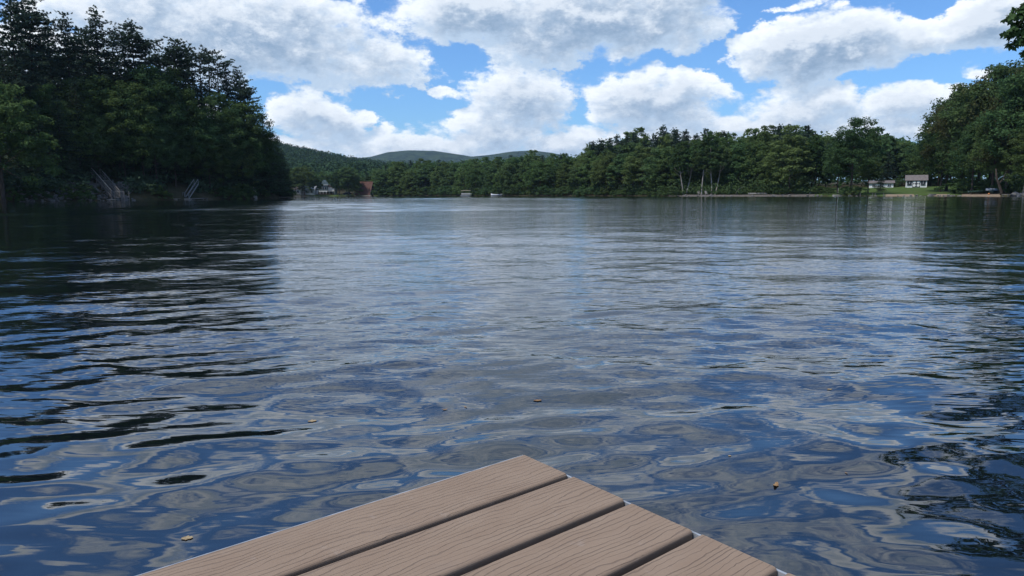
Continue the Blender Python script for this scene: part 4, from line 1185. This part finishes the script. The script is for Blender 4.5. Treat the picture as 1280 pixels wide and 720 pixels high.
    c = at(921, 2.5); o = MB().tube([(-.6, 0, -.1), (-.4, 0, .8), (.2, 0, 1.5), (1.2, 0, 2.0), (2.2, .1, 2.2)], [.1, .09, .075, .05, .02], 7).tube([(.2, 0, 1.5), (.9, .2, 1.3), (1.5, .2, .9)], [.05, .035, .01], 5).tube([(1.2, 0, 2.0), (1.6, -.1, 2.5)], [.04, .01], 5).build('dead_branch', WOOD_GREY, smooth=True)
    place(o, c); tag(o, 'arching bare dead branch over the gravel shore', 'branch')
    # beach things
    c = at(1231.5, 2.6); o = MB(); n = 12
    pts = [(0, 0, -.17 + .34 * k / 8) for k in range(9)]; o.tube(pts, [max(.17 ** 2 - p[2] ** 2, 1e-5) ** .5 for p in pts], n); q = o.build('beach_ball', ORANGE, smooth=True); place(q, c + Vector((0, 0, .15))); tag(q, 'small orange ball lying on the sandy beach', 'ball')
    c = at(1237.5, 7); k = thing('covered_boat', 'blue-grey tarpaulin-covered boat under the trees behind the sandy beach', 'boat', c, 1.1)
    hull(3.6, 1.5, .6, bow=1, stern=.2).build('hull', GREEN_HULL, k, True)
    MB().prism([(-.8, .62), (.8, .62), (.35, .95), (0, 1.05), (-.35, .95)], -1.5, 1.3).build('cover', TARP, k)
    c = at(1257.5, -.8); k = thing('beach_dock', 'short pale plank dock between beach and rock pile', 'dock', (c.x, c.y, 0), 0)
    pm = MB().box((0, 0, 0), (.26, 1.6, .06)).mesh('plank', WOOD_PALE)
    for i in range(6): obj('plank', pm, k, (-.7 + i * .28, 0, .34))
    for x in (-.7, .7):
        for y in (-.6, .6): MB().beam((x, y, -1.2), (x, y, .36), .1, .1).build('post', WOOD_GREY, k)
    c = at(1273, 1.5); k = thing('lamp_post', 'leaning grey lamp post with round white head by the rock pile', 'lamp post', c)
    MB().tube([(0, 0, -.3), (.12, 0, 1.0), (.32, 0, 2.35)], [.07, .055, .05], 8).build('pole', CONC, k, True)
    pts = [(.34, 0, 2.35 + .3 * j / 8) for j in range(9)]; MB().tube(pts, [.03 + max(.15 ** 2 - (p[2] - 2.5) ** 2, 0) ** .5 for p in pts], 12).build('globe', WHITE, k, True)
    c = at(1246.5, 1.6); o = MB().tube([(.2, 0, -.4), (0, 0, .6), (-.5, .1, 1.9), (-.95, .2, 3.2), (-1.1, .3, 4.6)], [.3, .24, .2, .16, .08], 9).tube([(-.5, .1, 1.9), (.3, .2, 2.9), (.8, .3, 4.2)], [.14, .1, .04], 7).build('leaning_trunk', BARK, smooth=True); place(o, c); tag(o, 'dark leaning forked tree trunk at the edge of the sandy beach', 'tree trunk')
    rng = random.Random(8)
    ms = [boulder(rng, 1, i) for i in range(4)]
    def rocks(px0, px1, n, label, group, b0, b1, r0, r1):
        for i in range(n):
            px = px0 + (px1 - px0) * (i + rng.uniform(.1, .9)) / n; c = at(px, rng.uniform(b0, b1)); o = obj('boulder', ms[i % 4]); r = rng.uniform(r0, r1)
            place(o, c + Vector((0, 0, r * .15)), rng.uniform(0, 6), (r * 1.2, r, r)); tag(o, label, 'rock', group)
    rocks(1262, 1284, 13, 'grey boulder of the heap below the lamp post', 'boulders of the heap below the lamp post', -.3, 2.6, .3, .75)
    rocks(1166, 1202, 10, 'small grey rock along the water edge of the lawn', 'rocks along the lawn edge', -.4, .5, .15, .32)
    rocks(845, 1030, 26, 'grey rock at the water edge of the gravel shore', 'rocks of the gravel shore', -.4, .8, .12, .34)
    rocks(1048, 1160, 14, 'low stone where the lawn bank meets the water', 'stones of the lawn bank', -.4, .4, .12, .3)


build_right_shore()


# ------------------------------------------------------------------ overhanging maple on the near right bank
def build_maple():
    rng = np.random.default_rng(77)
    bx, by = 25.0, 22.5; bz = gz(bx, by) - .1
    t = thing('maple_tree', 'big dark maple on the near bank reaching its leafy branch over the lake', 'tree', (bx, by, bz))
    def leafset(P, Nn, size):
        n = len(P); a = unit(rng.normal(size=(n, 3)) + np.array([-.3, 0, -.6])); t1 = unit(np.cross(Nn, a)); t2 = unit(np.cross(t1, Nn))
        sz = size * rng.uniform(.7, 1.25, (n, 1)); V = []
        for ang, ln, wd in ((0, 1.0, .30), (.95, .78, .26), (-.95, .78, .26)):
            dv = t2 * math.cos(ang) + t1 * math.sin(ang); sv = t1 * math.cos(ang) - t2 * math.sin(ang)
            V.append(np.stack([P, P + dv * sz * ln * .55 + sv * sz * wd + Nn * sz * .08, P + dv * sz * ln, P + dv * sz * ln * .55 - sv * sz * wd + Nn * sz * .08], 1))
        V = np.concatenate(V).reshape(-1, 3); return V
    # clump centres in world space
    cen = []
    for i in range(150):
        d = unit(rng.normal(size=3)); d[2] = abs(d[2]) * (1 if rng.random() < .7 else -1); r = rng.uniform(.2, 1) ** .4
        cen.append((24.2 + d[0] * 6.6 * r, 24.6 + d[1] * 6.2 * r, 10.2 + d[2] * 6.0 * r))
    arm = [(19.2, 26.6, 9.6), (18.4, 26.4, 10.4), (18.0, 26.8, 11.2), (17.3, 26.2, 11.8), (18.9, 27.0, 11.8), (17.0, 26.5, 12.9), (18.2, 26.1, 12.8), (16.7, 26.4, 13.8), (17.6, 26.9, 14.0), (19.3, 26.2, 10.9), (19.6, 26.3, 12.3), (18.8, 26.8, 13.2)]
    tips = [(sight(p, yy, d)[0], d, sight(p, yy, d)[1]) for p, yy, d in ((1262, 22, 26.0), (1269, 14, 26.3), (1271, 27, 26.2), (1277, 18, 26.0), (1260, 44, 26.2), (1267, 40, 25.9), (1276, 38, 26.1), (1265, 56, 26.2), (1273, 52, 26.0), (1284, 30, 26.2), (1284, 50, 26.1), (1283, 8, 26.2), (1279, 66, 26.4), (1290, 62, 26.3), (1296, 20, 26.1), (1296, 45, 26.2))]
    P, Nn = [], []
    def clump(c, r, n):
        q = unit(rng.normal(size=(n, 3)) + np.array([0, 0, .2])); P.append(np.array(c) + q * rng.uniform(.2, 1, (n, 1)) * r * np.array([1, 1, .7])); Nn.append(unit(q + rng.normal(size=(n, 3)) * .5 + np.array([0, 0, .5])))
    def clear_of_sky(c):                                                # the crown thins out towards the open lake
        dep = c[1] * math.cos(PITCH) - (c[2] - H) * math.sin(PITCH); px = 640 + F * c[0] / dep; py = 360 - F * (c[1] * math.sin(PITCH) + (c[2] - H) * math.cos(PITCH)) / dep
        return px > 1340 or py < -52
    for c in cen:
        if clear_of_sky(c): clump(c, rng.uniform(.8, 1.3), 70)
    for c in arm:
        if clear_of_sky(c): clump(c, rng.uniform(.6, .9), 75)
    for c, r, n in zip(tips, [.20, .18, .24, .24, .17, .22, .26, .18, .22, .3, .3, .25, .14, .3, .4, .4], [14, 12, 18, 18, 12, 16, 20, 12, 16, 24, 24, 18, 6, 20, 30, 30]): clump(c, r, n)
    P = np.concatenate(P); Nn = np.concatenate(Nn)
    V = leafset(P, Nn, .21) - np.array([bx, by, bz])
    obj('crown', mesh_np('crown', V, np.arange(len(V)).reshape(-1, 4), LEAF), t)
    m = MB(); L = lambda p: Vector(p) - Vector((bx, by, bz))
    m.tube([(0, 0, -.6), (0, 0, .4), (-.1, .1, 3), (-.3, .5, 6), (-.4, .9, 9), (-.6, 1.5, 12.5), (-.6, 1.8, 15.0)], [.62, .46, .40, .34, .26, .15, .05], 12)
    for i in range(0, 150, 6):
        e = L(cen[i]); z = max(3.5, e.z - Vector((e.x, e.y)).length * .6); b = Vector((-.06 * z, .1 * z, z)); m.tube([b, b.lerp(e, .5) + Vector((0, 0, .3)), e], [.12, .07, .02], 6)
    b = Vector((-.4, .8, 8.0)); e = L((18.6, 26.6, 12.6)); m.tube([b, b.lerp(e, .5) + Vector((0, 0, .5)), e, L(arm[7])], [.2, .13, .06, .015], 7)
    for c in arm[::2]: m.tube([b.lerp(e, .7), L(c)], [.05, .012], 5)
    s = L((20.6, 26.3, 9.4)); m.tube([b.lerp(e, .3), s], [.09, .05], 6)
    for c in tips: m.tube([s, s.lerp(L(c), .6) + Vector((0, 0, .12)), L(c)], [.04, .018, .006], 5)
    m.build('trunk', BARK, t, True)


build_maple()


# ------------------------------------------------------------------ leaves and litter on the water
def build_litter():
    rng = random.Random(5)
    def leaf_mesh(L, w, curl, mat):
        m = MB(); n = 7; rows = []
        for i in range(n):
            t = i / (n - 1); ww = w * math.sin(math.pi * min(max(t, .03), .97)) ** .8 * (1 + .25 * math.sin(t * 17)); z = curl * (2 * t - 1) ** 2 * L
            rows.append([(t * L - L / 2, -ww, z + .08 * ww), (t * L - L / 2, 0, z), (t * L - L / 2, ww, z + .14 * ww)])
        for dz in (0.0, -.0012):
            for r in rows: m.v += [(x, y, z + dz) for x, y, z in r]
        for i in range(n - 1):
            for j in (0, 1):
                a = i * 3 + j; m.f.append((a, a + 1, a + 4, a + 3)); o = n * 3; m.f.append((o + a + 3, o + a + 4, o + a + 1, o + a))
        return m.mesh('floating_leaf', mat, True)
    A = [leaf_mesh(.05, .012, .05, LEAF_DRY), leaf_mesh(.045, .015, .03, LEAF_TAN), leaf_mesh(.038, .008, .14, LEAF_DRY)]
    for px, py, k, rz, label, s in ((390, 520, 1, .3, 'pale curled leaf floating where bright ripples meet blue water, larger than the others', 1.15), (672, 497, 0, .1, 'flat brown leaf floating in dark water beyond the dock corner', 1.1), (970, 606, 2, 1.0, 'curled dark brown leaf floating off the cut ends of the dock boards', 1.3),
                                    (234, 674, 1, .15, 'yellow-tan leaf floating beside the long dock edge', .95), (556, 508, 2, .2, 'small twig-like leaf floating beyond the dock, near another', .9), (582, 505, 2, -.7, 'tiny thin leaf drifting next to a twig-like leaf', .7), (1058, 591, 2, 2.0, 'tiny pale speck of leaf drifting over blue reflections', .45),
                                    (912, 570, 1, .5, 'tiny bleached leaf drifting off the dock end', .4), (1037, 485, 1, .0, 'small pale leaf drifting far out over open blue reflections', .8)):
        p = ray(px, py, .004); o = obj('floating_leaf', A[k]); place(o, (p.x, p.y, water_z(p.x, p.y) + .0015), rz, s * .65); tag(o, label, 'leaf', 'leaves floating on the lake')


build_litter()


# ------------------------------------------------------------------ summer haze
def build_haze():
    m = bpy.data.materials.new('haze'); m.use_nodes = True; N = NT(m.node_tree); N.n.clear()
    out = N.new('ShaderNodeOutputMaterial'); v = N.new('ShaderNodeVolumePrincipled')
    v.inputs['Color'].default_value = (.55, .77, 1.0, 1); v.inputs['Density'].default_value = .00007; v.inputs['Anisotropy'].default_value = .2
    N.l.new(v.outputs[0], out.inputs['Volume'])
    o = MB().box((0, 2500, 118), (13000, 13000, 246)).build('haze', m)
    tag(o, kind='stuff', label='thin blue summer haze over the whole valley')


build_haze()
